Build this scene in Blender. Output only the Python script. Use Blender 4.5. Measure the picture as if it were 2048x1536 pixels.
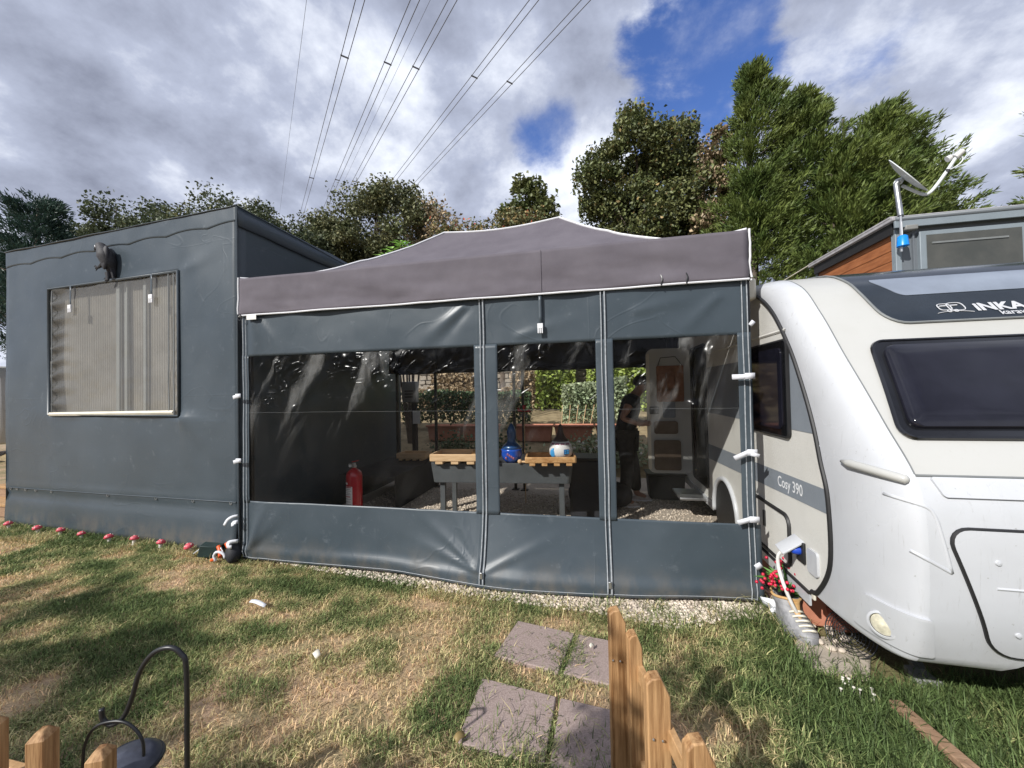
import bpy, bmesh, math, random
import numpy as np
from mathutils import Vector, Matrix, noise as mnoise
R = math.radians
sin, cos, pi = math.sin, math.cos, math.pi
scn = bpy.context.scene
for o in list(bpy.data.objects): bpy.data.objects.remove(o)
COL = scn.collection

# ------------------------------------------------------------------ camera
cd = bpy.data.cameras.new('camera'); cam = bpy.data.objects.new('camera', cd); COL.objects.link(cam)
cd.sensor_width = 36; cd.lens = 769 / 2048 * 36; cd.clip_start = 0.05; cd.clip_end = 2000
cam.matrix_world = Matrix.Translation((0, 0, 1.6)) @ (Matrix.Rotation(R(12), 4, 'Z') @ Matrix.Rotation(R(91.04), 4, 'X') @ Matrix.Rotation(R(-1.15), 4, 'Z'))
scn.camera = cam

# ------------------------------------------------------------------ sky and sun
SUN_AZ, SUN_EL = 36.0, 35.5            # light travels towards +Y, turned 36 degrees to +X
world = bpy.data.worlds.new('World'); scn.world = world; world.use_nodes = True
def build_world():
    nt = world.node_tree; N = nt.nodes; L = nt.links
    N.clear()
    out = N.new('ShaderNodeOutputWorld'); bg = N.new('ShaderNodeBackground'); bg.inputs['Strength'].default_value = 0.1
    L.new(bg.outputs[0], out.inputs[0])
    sky = N.new('ShaderNodeTexSky'); sky.sky_type = 'NISHITA'; sky.sun_disc = False
    sky.sun_elevation = R(SUN_EL); sky.sun_rotation = R(180 + SUN_AZ); sky.air_density = 1.2; sky.dust_density = 0.4; sky.ozone_density = 3.0
    tc = N.new('ShaderNodeTexCoord')
    def math_(op, a, b=None, c=None, clamp=False):
        m = N.new('ShaderNodeMath'); m.operation = op; m.use_clamp = clamp
        for i, x in enumerate((a, b, c)):
            if x is None: continue
            if isinstance(x, (int, float)): m.inputs[i].default_value = x
            else: L.new(x, m.inputs[i])
        return m.outputs[0]
    sep = N.new('ShaderNodeSeparateXYZ'); L.new(tc.outputs['Generated'], sep.inputs[0])
    zz = math_('ADD', math_('ABSOLUTE', sep.outputs[2]), 0.42)
    com = N.new('ShaderNodeCombineXYZ')
    L.new(math_('DIVIDE', sep.outputs[0], zz), com.inputs[0]); L.new(math_('DIVIDE', sep.outputs[1], zz), com.inputs[1])
    def noise(scale, detail, rough, off, dist=0.0):
        mp = N.new('ShaderNodeMapping'); mp.inputs['Location'].default_value = off; L.new(com.outputs[0], mp.inputs[0])
        n = N.new('ShaderNodeTexNoise'); n.inputs['Scale'].default_value = scale; n.inputs['Detail'].default_value = detail
        n.inputs['Roughness'].default_value = rough; n.inputs['Distortion'].default_value = dist
        L.new(mp.outputs[0], n.inputs['Vector']); return n.outputs[0]
    def smooth(x, a, b):
        m = N.new('ShaderNodeMapRange'); m.interpolation_type = 'SMOOTHSTEP'
        m.inputs[1].default_value = a; m.inputs[2].default_value = b; L.new(x, m.inputs[0]); return m.outputs[0]
    dens = noise(1.5, 9, 0.56, (3.1, 7.7, 0), 0.1)
    fine = noise(4.4, 9, 0.62, (1.3, 2.2, 0), 0.1)
    rag = noise(3.4, 7, 0.62, (5.5, 0.7, 0), 0.25)
    # openings in the cloud cover where the blue shows
    def hole(d, a, b):
        v = N.new('ShaderNodeVectorMath'); v.operation = 'DOT_PRODUCT'; L.new(tc.outputs['Generated'], v.inputs[0]); v.inputs[1].default_value = Vector(d).normalized()
        return smooth(math_('ADD', v.outputs['Value'], math_('MULTIPLY', math_('SUBTRACT', rag, 0.5), (b - a) * 2.6)), a, b)
    h = math_('MAXIMUM', hole((0.205, 0.79, 0.575), 0.978, 0.999), math_('MULTIPLY', hole((-0.08, 0.83, 0.56), 0.995, 0.9995), 0.50))
    h = math_('MAXIMUM', h, math_('MULTIPLY', hole((0.40, 0.71, 0.585), 0.985, 0.999), 0.50))
    d2 = math_('SUBTRACT', math_('ADD', math_('MULTIPLY', dens, 0.55), math_('MULTIPLY', fine, 0.45)), math_('MULTIPLY', h, 0.40))
    cover = smooth(d2, 0.17, 0.43)
    shade = noise(2.5, 9, 0.58, (9.4, 4.1, 0), 0.1)
    sh2 = math_('ADD', math_('MULTIPLY', shade, 0.7), math_('MULTIPLY', fine, 0.3))
    ramp = N.new('ShaderNodeValToRGB'); L.new(sh2, ramp.inputs[0])
    e = ramp.color_ramp.elements
    e[0].position = 0.37; e[0].color = (2.2, 2.42, 3.2, 1)
    e[1].position = 0.61; e[1].color = (8.2, 8.6, 9.5, 1)
    m1 = ramp.color_ramp.elements.new(0.50); m1.color = (4.1, 4.5, 5.7, 1)
    mix = N.new('ShaderNodeMix'); mix.data_type = 'RGBA'
    L.new(cover, mix.inputs['Factor']); hsv = N.new('ShaderNodeHueSaturation'); hsv.inputs['Hue'].default_value = 0.52; hsv.inputs['Saturation'].default_value = 1.22; hsv.inputs['Value'].default_value = 1.35; L.new(sky.outputs[0], hsv.inputs['Color']); L.new(hsv.outputs[0], mix.inputs['A']); L.new(ramp.outputs[0], mix.inputs['B'])
    L.new(mix.outputs['Result'], bg.inputs['Color'])
build_world()
sd = bpy.data.lights.new('sun', 'SUN'); sd.energy = 4.4; sd.angle = R(0.53); sd.color = (1.0, 0.972, 0.925)
sun = bpy.data.objects.new('sun', sd); COL.objects.link(sun)
LIGHT = Vector((sin(R(SUN_AZ)) * cos(R(SUN_EL)), cos(R(SUN_AZ)) * cos(R(SUN_EL)), -sin(R(SUN_EL))))
sun.rotation_euler = LIGHT.to_track_quat('-Z', 'Y').to_euler(); sun.location = (-8, -12, 14)
scn.view_settings.view_transform = 'Standard'; scn.view_settings.look = 'None'; scn.view_settings.gamma = 1
scn.view_settings.use_curve_mapping = False; scn.view_settings.exposure = 0.32
scn.render.engine = 'CYCLES'; scn.cycles.transparent_max_bounces = 24; scn.cycles.max_bounces = 8

# ------------------------------------------------------------------ materials
MATS = {}
def mat(name, col, rough=0.5, metal=0.0, col2=None, nscale=6.0, namt=0.0, bscale=0.0, bump=0.0, spec=0.5, coat=0.0, detail=6, stretch=None, island=0.0, transl=0.0, rvar=0.0, bdist=0.01):
    m = bpy.data.materials.new(name); m.use_nodes = True; MATS[name] = m
    nt = m.node_tree; N = nt.nodes; L = nt.links; p = N['Principled BSDF']
    p.inputs['Roughness'].default_value = rough; p.inputs['Metallic'].default_value = metal
    p.inputs['Specular IOR Level'].default_value = spec; p.inputs['Coat Weight'].default_value = coat
    tc = N.new('ShaderNodeTexCoord'); vec = tc.outputs['Object']
    if stretch:
        mp = N.new('ShaderNodeMapping'); mp.inputs['Scale'].default_value = stretch; L.new(vec, mp.inputs[0]); vec = mp.outputs[0]
    c4 = (*col, 1)
    last = None
    if col2 is not None or namt > 0:
        n = N.new('ShaderNodeTexNoise'); n.inputs['Scale'].default_value = nscale; n.inputs['Detail'].default_value = detail; n.inputs['Roughness'].default_value = 0.62
        L.new(vec, n.inputs['Vector'])
        r = N.new('ShaderNodeValToRGB'); r.color_ramp.elements[0].position = 0.34; r.color_ramp.elements[1].position = 0.66
        if col2 is None: col2 = tuple(min(1, c * (1 + namt)) for c in col); c4 = (*[c * (1 - namt) for c in col], 1)
        r.color_ramp.elements[0].color = c4; r.color_ramp.elements[1].color = (*col2, 1)
        L.new(n.outputs[0], r.inputs[0]); last = r.outputs[0]
        if rvar:
            mr = N.new('ShaderNodeMapRange'); mr.inputs[1].default_value = 0.3; mr.inputs[2].default_value = 0.7
            mr.inputs[3].default_value = rough - rvar; mr.inputs[4].default_value = rough + rvar
            L.new(n.outputs[0], mr.inputs[0]); L.new(mr.outputs[0], p.inputs['Roughness'])
    if island:
        g = N.new('ShaderNodeNewGeometry'); hs = N.new('ShaderNodeHueSaturation')
        mr = N.new('ShaderNodeMapRange'); mr.inputs[3].default_value = 1 - island; mr.inputs[4].default_value = 1 + island
        L.new(g.outputs['Random Per Island'], mr.inputs[0]); L.new(mr.outputs[0], hs.inputs['Value'])
        if last: L.new(last, hs.inputs['Color'])
        else: hs.inputs['Color'].default_value = c4
        last = hs.outputs[0]
    if last: L.new(last, p.inputs['Base Color'])
    else: p.inputs['Base Color'].default_value = c4
    if bump:
        n = N.new('ShaderNodeTexNoise'); n.inputs['Scale'].default_value = bscale; n.inputs['Detail'].default_value = 4
        L.new(vec, n.inputs['Vector'])
        b = N.new('ShaderNodeBump'); b.inputs['Strength'].default_value = bump; b.inputs['Distance'].default_value = bdist
        L.new(n.outputs[0], b.inputs['Height']); L.new(b.outputs[0], p.inputs['Normal'])
    if transl:
        t = N.new('ShaderNodeBsdfTranslucent'); mx = N.new('ShaderNodeMixShader'); mx.inputs[0].default_value = transl
        if last: L.new(last, t.inputs[0])
        else: t.inputs[0].default_value = c4
        L.new(p.outputs[0], mx.inputs[1]); L.new(t.outputs[0], mx.inputs[2]); L.new(mx.outputs[0], N['Material Output'].inputs[0])
    return m

def worn_mat(name, col, col2, rough, scuff, scuff_amt, dirt, dirt_top, weave, streak, coat=0.0):
    """sheet or paint with faded patches, pale or grimy scuffs and splashes near the ground"""
    m = bpy.data.materials.new(name); m.use_nodes = True; MATS[name] = m
    nt = m.node_tree; N = nt.nodes; L = nt.links; p = N['Principled BSDF']; p.inputs['Coat Weight'].default_value = coat; p.inputs['Specular IOR Level'].default_value = 0.42
    g = N.new('ShaderNodeNewGeometry')
    def nz_(scale, detail, stretch=(1, 1, 1), rough_=0.6, dist=0.0):
        mp = N.new('ShaderNodeMapping'); mp.inputs['Scale'].default_value = stretch; L.new(g.outputs['Position'], mp.inputs[0])
        n = N.new('ShaderNodeTexNoise'); n.inputs['Scale'].default_value = scale; n.inputs['Detail'].default_value = detail; n.inputs['Roughness'].default_value = rough_; n.inputs['Distortion'].default_value = dist; L.new(mp.outputs[0], n.inputs['Vector']); return n.outputs[0]
    def mr(x, a, b, c=0.0, d=1.0):
        r = N.new('ShaderNodeMapRange'); r.interpolation_type = 'SMOOTHSTEP'
        for i, v in enumerate((a, b, c, d)): r.inputs[i + 1].default_value = v
        L.new(x, r.inputs[0]); return r.outputs[0]
    def mul(a, b):
        q = N.new('ShaderNodeMath'); q.operation = 'MULTIPLY'; L.new(a, q.inputs[0])
        if isinstance(b, float): q.inputs[1].default_value = b
        else: L.new(b, q.inputs[1])
        return q.outputs[0]
    def mixc(f, a, b):
        q = N.new('ShaderNodeMix'); q.data_type = 'RGBA'; L.new(f, q.inputs['Factor'])
        for k, v in (('A', a), ('B', b)):
            if isinstance(v, tuple): q.inputs[k].default_value = (*v, 1)
            else: L.new(v, q.inputs[k])
        return q.outputs['Result']
    fade = nz_(0.9, 5); c = mixc(mr(fade, 0.35, 0.65), col, col2)
    sc = nz_(7, 9, streak, 0.72, 0.4); c = mixc(mul(mr(sc, 0.57, 0.78), scuff_amt), c, scuff)
    sp = nz_(55, 2); c = mixc(mul(mr(sp, 0.70, 0.78), scuff_amt * 0.7), c, scuff)
    sx = N.new('ShaderNodeSeparateXYZ'); L.new(g.outputs['Position'], sx.inputs[0]); low = mr(sx.outputs[2], 0.02, dirt_top, 1.0, 0.0)
    c = mixc(mul(mul(low, mr(nz_(6, 8, (1, 1, 0.6)), 0.38, 0.66)), 0.45), c, dirt)
    L.new(c, p.inputs['Base Color']); L.new(mr(fade, 0.3, 0.7, rough - 0.06, rough + 0.08), p.inputs['Roughness'])
    if weave:
        b = N.new('ShaderNodeBump'); b.inputs['Strength'].default_value = 0.12; b.inputs['Distance'].default_value = 0.002; L.new(nz_(weave, 3), b.inputs['Height']); L.new(b.outputs[0], p.inputs['Normal'])
        if name == 'tarp':                       # packing folds and hard creases
            rid = N.new('ShaderNodeMath'); rid.operation = 'ABSOLUTE'; sb = N.new('ShaderNodeMath'); sb.operation = 'SUBTRACT'; sb.inputs[1].default_value = 0.5; L.new(nz_(1.5, 2, (1, 1, 1.3), 0.45, 0.6), sb.inputs[0]); L.new(sb.outputs[0], rid.inputs[0])
            cr = mr(rid.outputs[0], 0.0, 0.022, 1.0, 0.0); wv = nz_(1.3, 2)
            def fold(ax, per):
                a = N.new('ShaderNodeMath'); a.operation = 'MULTIPLY_ADD'; L.new(wv, a.inputs[0]); a.inputs[1].default_value = 0.05; L.new(sx.outputs[ax], a.inputs[2])
                q = N.new('ShaderNodeMath'); q.operation = 'PINGPONG'; L.new(a.outputs[0], q.inputs[0]); q.inputs[1].default_value = per; return mr(q.outputs[0], 0.0, 0.010, 1.0, 0.0)
            ad = N.new('ShaderNodeMath'); ad.operation = 'ADD'; L.new(mul(cr, 0.8), ad.inputs[0]); L.new(mul(fold(0, 0.47), 0.5), ad.inputs[1])
            a2 = N.new('ShaderNodeMath'); a2.operation = 'ADD'; L.new(ad.outputs[0], a2.inputs[0]); L.new(mul(fold(2, 0.41), 0.4), a2.inputs[1])
            b2 = N.new('ShaderNodeBump'); b2.inputs['Strength'].default_value = 0.22; b2.inputs['Distance'].default_value = 0.006; L.new(mul(a2.outputs[0], mr(nz_(0.8, 3, (1, 1, 1)), 0.42, 0.6)), b2.inputs['Height']); L.new(b2.outputs[0], b.inputs['Normal'])
    return m

def clear_mat(name, tint, fres, rough, bscale, bump, haze=0.0, stretch=None, crinkle=False):
    m = bpy.data.materials.new(name); m.use_nodes = True; MATS[name] = m
    nt = m.node_tree; N = nt.nodes; L = nt.links; N.remove(N['Principled BSDF'])
    tr = N.new('ShaderNodeBsdfTransparent'); tr.inputs[0].default_value = (*tint, 1)
    gl = N.new('ShaderNodeBsdfGlossy'); gl.inputs['Roughness'].default_value = rough
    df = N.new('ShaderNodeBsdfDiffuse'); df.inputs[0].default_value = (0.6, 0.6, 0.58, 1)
    fr = N.new('ShaderNodeFresnel'); fr.inputs[0].default_value = fres
    tc = N.new('ShaderNodeTexCoord'); n = N.new('ShaderNodeTexNoise'); n.inputs['Scale'].default_value = bscale; n.inputs['Detail'].default_value = 1.3; n.inputs['Distortion'].default_value = 1.6
    mp = N.new('ShaderNodeMapping'); mp.inputs['Scale'].default_value = stretch or (1, 1, 1); L.new(tc.outputs['Object'], mp.inputs[0]); L.new(mp.outputs[0], n.inputs['Vector'])
    b = N.new('ShaderNodeBump'); b.inputs['Strength'].default_value = bump; b.inputs['Distance'].default_value = 0.03; L.new(n.outputs[0], b.inputs['Height'])
    L.new(b.outputs[0], gl.inputs['Normal'])
    if crinkle:          # the film is creased near its upper edge and in scattered patches, smooth elsewhere
        def mth(op, a, c=None):
            q = N.new('ShaderNodeMath'); q.operation = op
            for i, x in enumerate((a, c)):
                if x is None: continue
                if isinstance(x, (int, float)): q.inputs[i].default_value = x
                else: L.new(x, q.inputs[i])
            return q.outputs[0]
        sp = N.new('ShaderNodeSeparateXYZ'); L.new(tc.outputs['Object'], sp.inputs[0])
        mr = N.new('ShaderNodeMapRange'); mr.interpolation_type = 'SMOOTHSTEP'; mr.inputs[1].default_value = 1.36; mr.inputs[2].default_value = 1.95; L.new(sp.outputs[2], mr.inputs[0])
        pn = N.new('ShaderNodeTexNoise'); pn.inputs['Scale'].default_value = 1.5; pn.inputs['Detail'].default_value = 2; L.new(mp.outputs[0], pn.inputs['Vector'])
        pm = N.new('ShaderNodeMapRange'); pm.interpolation_type = 'SMOOTHSTEP'; pm.inputs[1].default_value = 0.44; pm.inputs[2].default_value = 0.62; L.new(pn.outputs[0], pm.inputs[0])
        mask = mth('MULTIPLY', mr.outputs[0], pm.outputs[0])
        # creases run obliquely, as the film hangs from its corners
        def dotv(d):
            q = N.new('ShaderNodeVectorMath'); q.operation = 'DOT_PRODUCT'; L.new(tc.outputs['Object'], q.inputs[0]); q.inputs[1].default_value = d; return q.outputs['Value']
        cv = N.new('ShaderNodeCombineXYZ'); L.new(mth('MULTIPLY', dotv((0.83, 0, 0.56)), 0.45), cv.inputs[0]); L.new(dotv((-0.56, 0, 0.83)), cv.inputs[2]); L.new(cv.outputs[0], n.inputs['Vector'])
        ridge = mth('SUBTRACT', 1.0, mth('MULTIPLY', mth('ABSOLUTE', mth('SUBTRACT', n.outputs[0], 0.5)), 3.0))
        # cloudy fold wear, with pale reflection streaks painted in as white diffuse smears
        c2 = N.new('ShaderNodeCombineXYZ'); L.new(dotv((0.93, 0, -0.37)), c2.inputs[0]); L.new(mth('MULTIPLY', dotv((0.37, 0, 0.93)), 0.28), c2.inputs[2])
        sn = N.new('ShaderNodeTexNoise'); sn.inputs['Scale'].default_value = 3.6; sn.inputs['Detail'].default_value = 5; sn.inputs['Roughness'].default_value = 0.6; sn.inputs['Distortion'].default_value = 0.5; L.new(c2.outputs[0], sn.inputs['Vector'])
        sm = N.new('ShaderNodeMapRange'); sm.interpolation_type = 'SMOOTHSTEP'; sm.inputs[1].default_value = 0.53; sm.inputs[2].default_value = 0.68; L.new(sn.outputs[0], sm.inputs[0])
        zm = N.new('ShaderNodeMapRange'); zm.interpolation_type = 'SMOOTHSTEP'; zm.inputs[1].default_value = 0.95; zm.inputs[2].default_value = 1.85; zm.inputs[3].default_value = 0.05; L.new(sp.outputs[2], zm.inputs[0]); sheen_smear = mth('MULTIPLY', mth('MULTIPLY', sm.outputs[0], zm.outputs[0]), 0.17)
        L.new(mth('MULTIPLY', mth('POWER', mth('MAXIMUM', ridge, 0.0), 4.0), mask), b.inputs['Height'])
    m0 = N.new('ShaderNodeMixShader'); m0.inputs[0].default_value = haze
    if crinkle: L.new(sheen_smear, m0.inputs[0])
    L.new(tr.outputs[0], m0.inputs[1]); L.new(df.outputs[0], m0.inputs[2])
    mx = N.new('ShaderNodeMixShader'); mx.inputs[0].default_value = 0.016 if crinkle else 0.06
    L.new(m0.outputs[0], mx.inputs[1]); L.new(gl.outputs[0], mx.inputs[2])
    L.new(mx.outputs[0], N['Material Output'].inputs[0])
    return m

worn_mat('tarp', (0.045, 0.060, 0.073), (0.055, 0.071, 0.085), 0.37, scuff=(0.15, 0.17, 0.19), scuff_amt=0.55, dirt=(0.16, 0.135, 0.105), dirt_top=0.32, weave=300, streak=(1.2, 1.2, 1.2))
mat('tarp_trim', (0.055, 0.07, 0.083), 0.4, namt=0.1)
mat('canopy_cloth', (0.118, 0.106, 0.124), 0.82, col2=(0.150, 0.136, 0.156), nscale=2.6, bscale=420, bump=0.25, spec=0.25, bdist=0.002, transl=0.12)
mat('white_trim', (0.68, 0.68, 0.70), 0.6, namt=0.05)
mat('white_webbing', (0.60, 0.61, 0.65), 0.75, namt=0.06, bscale=300, bump=0.3, bdist=0.002)
mat('black_metal', (0.012, 0.013, 0.015), 0.38, namt=0.1)
mat('dark_fabric', (0.012, 0.013, 0.018), 0.7, namt=0.3, nscale=9)
mat('grey_zip', (0.32, 0.34, 0.36), 0.45, namt=0.2, nscale=40)
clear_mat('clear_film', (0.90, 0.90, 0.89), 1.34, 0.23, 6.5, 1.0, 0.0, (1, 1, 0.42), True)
clear_mat('window_film', (0.93, 0.92, 0.88), 1.35, 0.22, 5.0, 0.12, 0.13, (1, 1, 1.4))
mat('net_curtain', (0.15, 0.14, 0.125), 0.85, col2=(0.23, 0.217, 0.198), nscale=2.5, spec=0.2)
mat('frame_grey', (0.17, 0.18, 0.18), 0.5, namt=0.1)
mat('sill_white', (0.62, 0.58, 0.48), 0.6, namt=0.1)
worn_mat('caravan_white', (0.53, 0.545, 0.57), (0.46, 0.473, 0.495), 0.30, scuff=(0.25, 0.245, 0.23), scuff_amt=0.75, dirt=(0.34, 0.31, 0.26), dirt_top=0.62, weave=0, streak=(9, 9, 0.7), coat=0.2)
worn_mat('caravan_cream', (0.46, 0.46, 0.44), (0.41, 0.408, 0.385), 0.38, scuff=(0.36, 0.35, 0.31), scuff_amt=0.4, dirt=(0.4, 0.37, 0.3), dirt_top=0.3, weave=180, streak=(9, 9, 0.7), coat=0.1)
mat('caravan_side', (0.62, 0.61, 0.57), 0.42, namt=0.05, nscale=3, bscale=85, bump=0.55, bdist=0.004)
mat('stripe_grey', (0.21, 0.235, 0.265), 0.42, namt=0.05, bscale=85, bump=0.5, bdist=0.004)
mat('graphite_gloss', (0.016, 0.022, 0.030), 0.16, namt=0.15, spec=0.4)
mat('silver_band', (0.30, 0.34, 0.40), 0.25, metal=0.5, namt=0.08)
mat('rubber_black', (0.013, 0.013, 0.014), 0.55, namt=0.2)
mat('window_dark', (0.010, 0.010, 0.016), 0.07, namt=0.2, coat=0.0, spec=0.42)
mat('window_rim', (0.006, 0.006, 0.007), 0.15, coat=0.6, namt=0.1)
mat('letter_white', (0.74, 0.75, 0.76), 0.5, namt=0.04)
mat('letter_silver', (0.50, 0.51, 0.53), 0.4, namt=0.06)
mat('lens', (0.55, 0.52, 0.40), 0.18, namt=0.25, nscale=30, coat=0.6)
mat('plug_blue', (0.015, 0.06, 0.42), 0.35, namt=0.1)
mat('cable_white', (0.70, 0.69, 0.66), 0.45, namt=0.08)
mat('steel', (0.46, 0.47, 0.48), 0.35, metal=0.9, namt=0.15)
mat('alloy', (0.60, 0.60, 0.60), 0.35, metal=0.4, namt=0.1)
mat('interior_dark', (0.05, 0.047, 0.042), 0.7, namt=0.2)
mat('organiser', (0.20, 0.085, 0.04), 0.75, col2=(0.32, 0.15, 0.08), nscale=14)
mat('bin_brown', (0.12, 0.085, 0.06), 0.55, namt=0.2)
mat('fence_wood', (0.17, 0.075, 0.022), 0.68, col2=(0.50, 0.30, 0.14), nscale=9, stretch=(6, 6, 0.35), bscale=26, bump=0.35, bdist=0.006, island=0.12)
mat('fence_wood_long', (0.32, 0.18, 0.075), 0.7, col2=(0.47, 0.29, 0.14), nscale=9, stretch=(4, 4, 4), bscale=20, bump=0.3, bdist=0.005)
mat('tray_wood', (0.55, 0.36, 0.19), 0.65, col2=(0.68, 0.47, 0.27), nscale=8, stretch=(1, 4, 6), bscale=30, bump=0.2, bdist=0.004)
mat('tray_wood_dark', (0.34, 0.165, 0.055), 0.6, col2=(0.62, 0.38, 0.17), nscale=7, stretch=(1.4, 4, 3), bscale=30, bump=0.2, bdist=0.004)
mat('trough_grey', (0.072, 0.080, 0.085), 0.55, namt=0.14, nscale=5, bscale=60, bump=0.12, bdist=0.003)
mat('terracotta', (0.40, 0.155, 0.09), 0.75, col2=(0.52, 0.22, 0.14), nscale=7)
mat('terracotta_dark', (0.21, 0.07, 0.045), 0.75, col2=(0.27, 0.10, 0.07), nscale=7)
mat('red_paint', (0.42, 0.008, 0.018), 0.28, namt=0.15, coat=0.4)
mat('label_paper', (0.66, 0.65, 0.62), 0.7, namt=0.06, nscale=20)
mat('ink', (0.05, 0.05, 0.06), 0.7, namt=0.1)
mat('blue_glaze', (0.012, 0.06, 0.40), 0.16, col2=(0.01, 0.10, 0.50), nscale=9, coat=0.7)
mat('blue_deep', (0.010, 0.045, 0.15), 0.3, col2=(0.012, 0.08, 0.22), nscale=9, coat=0.4)
mat('gourd_white', (0.64, 0.63, 0.62), 0.4, namt=0.06, coat=0.2)
mat('gourd_brown', (0.055, 0.028, 0.022), 0.45, namt=0.3)
mat('paint_sky', (0.05, 0.30, 0.62), 0.4, namt=0.1)
mat('paint_mauve', (0.28, 0.10, 0.16), 0.5, namt=0.2)
mat('bucket_blue', (0.0, 0.22, 0.72), 0.35, namt=0.05)
mat('red_cap', (0.55, 0.04, 0.08), 0.5, col2=(0.66, 0.13, 0.15), nscale=50)
mat('toad_white', (0.66, 0.62, 0.54), 0.6, namt=0.1)
mat('bird_dark', (0.012, 0.012, 0.016), 0.65, col2=(0.03, 0.03, 0.036), nscale=40)
mat('bird_pale', (0.035, 0.035, 0.040), 0.7, col2=(0.014, 0.014, 0.017), nscale=45)
mat('bag_green', (0.012, 0.032, 0.030), 0.55, namt=0.3)
mat('orange_plastic', (0.62, 0.09, 0.015), 0.45, namt=0.1)
mat('cladding_grey', (0.125, 0.140, 0.155), 0.5, namt=0.06, nscale=2)
mat('trim_grey', (0.20, 0.235, 0.26), 0.45, namt=0.06)
mat('cladding_wood', (0.22, 0.070, 0.020), 0.6, col2=(0.36, 0.13, 0.045), nscale=6, stretch=(3, 0.7, 5), bscale=40, bump=0.15, bdist=0.003)
mat('shed_window', (0.055, 0.058, 0.052), 0.18, col2=(0.085, 0.085, 0.075), nscale=3)
mat('roof_felt', (0.33, 0.32, 0.33), 0.75, namt=0.2, nscale=12)
mat('dish_white', (0.60, 0.63, 0.63), 0.4, namt=0.05)
mat('rubber_tile', (0.24, 0.185, 0.165), 0.9, col2=(0.36, 0.285, 0.26), nscale=130, bscale=170, bump=0.6, bdist=0.004, spec=0.2)
mat('concrete', (0.34, 0.29, 0.235), 0.9, col2=(0.45, 0.39, 0.32), nscale=9, bscale=50, bump=0.4)
mat('old_wood', (0.24, 0.145, 0.085), 0.85, col2=(0.33, 0.21, 0.13), nscale=10, stretch=(1, 5, 5), bscale=30, bump=0.3)
mat('boot_grey', (0.30, 0.30, 0.31), 0.6, col2=(0.18, 0.18, 0.19), nscale=22, bscale=40, bump=0.4)
mat('boot_tan', (0.46, 0.26, 0.09), 0.65, col2=(0.55, 0.36, 0.17), nscale=25)
mat('berry_red', (0.50, 0.012, 0.045), 0.3, namt=0.25, coat=0.3, island=0.25)
mat('leaf_bright', (0.07, 0.19, 0.035), 0.45, col2=(0.11, 0.26, 0.05), nscale=12, island=0.25, transl=0.2)
mat('skin', (0.30, 0.165, 0.115), 0.55, namt=0.08)
mat('shirt', (0.010, 0.010, 0.013), 0.85, namt=0.3, nscale=14)
mat('trousers', (0.018, 0.018, 0.020), 0.85, namt=0.35, nscale=18)
mat('shoe', (0.42, 0.38, 0.35), 0.7, namt=0.2, nscale=30)
mat('hair', (0.012, 0.010, 0.009), 0.6, namt=0.3, nscale=60)
mat('stone', (0.50, 0.42, 0.34), 0.9, col2=(0.68, 0.60, 0.50), nscale=3, island=0.25, spec=0.25)
mat('wall_stone', (0.20, 0.17, 0.135), 0.9, col2=(0.34, 0.30, 0.245), nscale=4, island=0.22, bscale=30, bump=0.5)
mat('wire', (0.09, 0.092, 0.10), 0.5, metal=0.3, namt=0.1)
mat('bark', (0.075, 0.055, 0.042), 0.9, col2=(0.14, 0.11, 0.085), nscale=9, bscale=30, bump=0.6)
mat('meter_grey', (0.20, 0.20, 0.19), 0.6, namt=0.1)
mat('solar_top', (0.05, 0.055, 0.075), 0.35, namt=0.3, nscale=20)
for nm, a, b in (('leaf_linden', (0.040, 0.052, 0.018), (0.085, 0.088, 0.034)), ('leaf_dark', (0.026, 0.036, 0.019), (0.058, 0.066, 0.034)),
                 ('leaf_olive', (0.045, 0.055, 0.022), (0.11, 0.105, 0.055)), ('leaf_autumn', (0.11, 0.075, 0.03), (0.16, 0.125, 0.055)), ('leaf_red', (0.17, 0.02, 0.015), (0.23, 0.06, 0.03)),
                 ('leaf_fig', (0.10, 0.19, 0.035), (0.15, 0.25, 0.06)), ('leaf_hedge', (0.018, 0.034, 0.014), (0.045, 0.068, 0.03)), ('leaf_shrub', (0.085, 0.12, 0.022), (0.17, 0.20, 0.05)),
                 ('leaf_sage', (0.11, 0.14, 0.08), (0.20, 0.22, 0.14)), ('leaf_tan', (0.14, 0.105, 0.065), (0.20, 0.155, 0.10)),
                 ('needle_cypress', (0.030, 0.048, 0.012), (0.072, 0.088, 0.022)), ('needle_cedar', (0.012, 0.026, 0.020), (0.026, 0.045, 0.034))):
    a = tuple(c * 2.15 for c in a); b = tuple(c * 2.15 for c in b)
    mat(nm, a, 0.5, col2=b, nscale=1.6, island=0.38, transl=0.16, spec=0.3)

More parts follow.
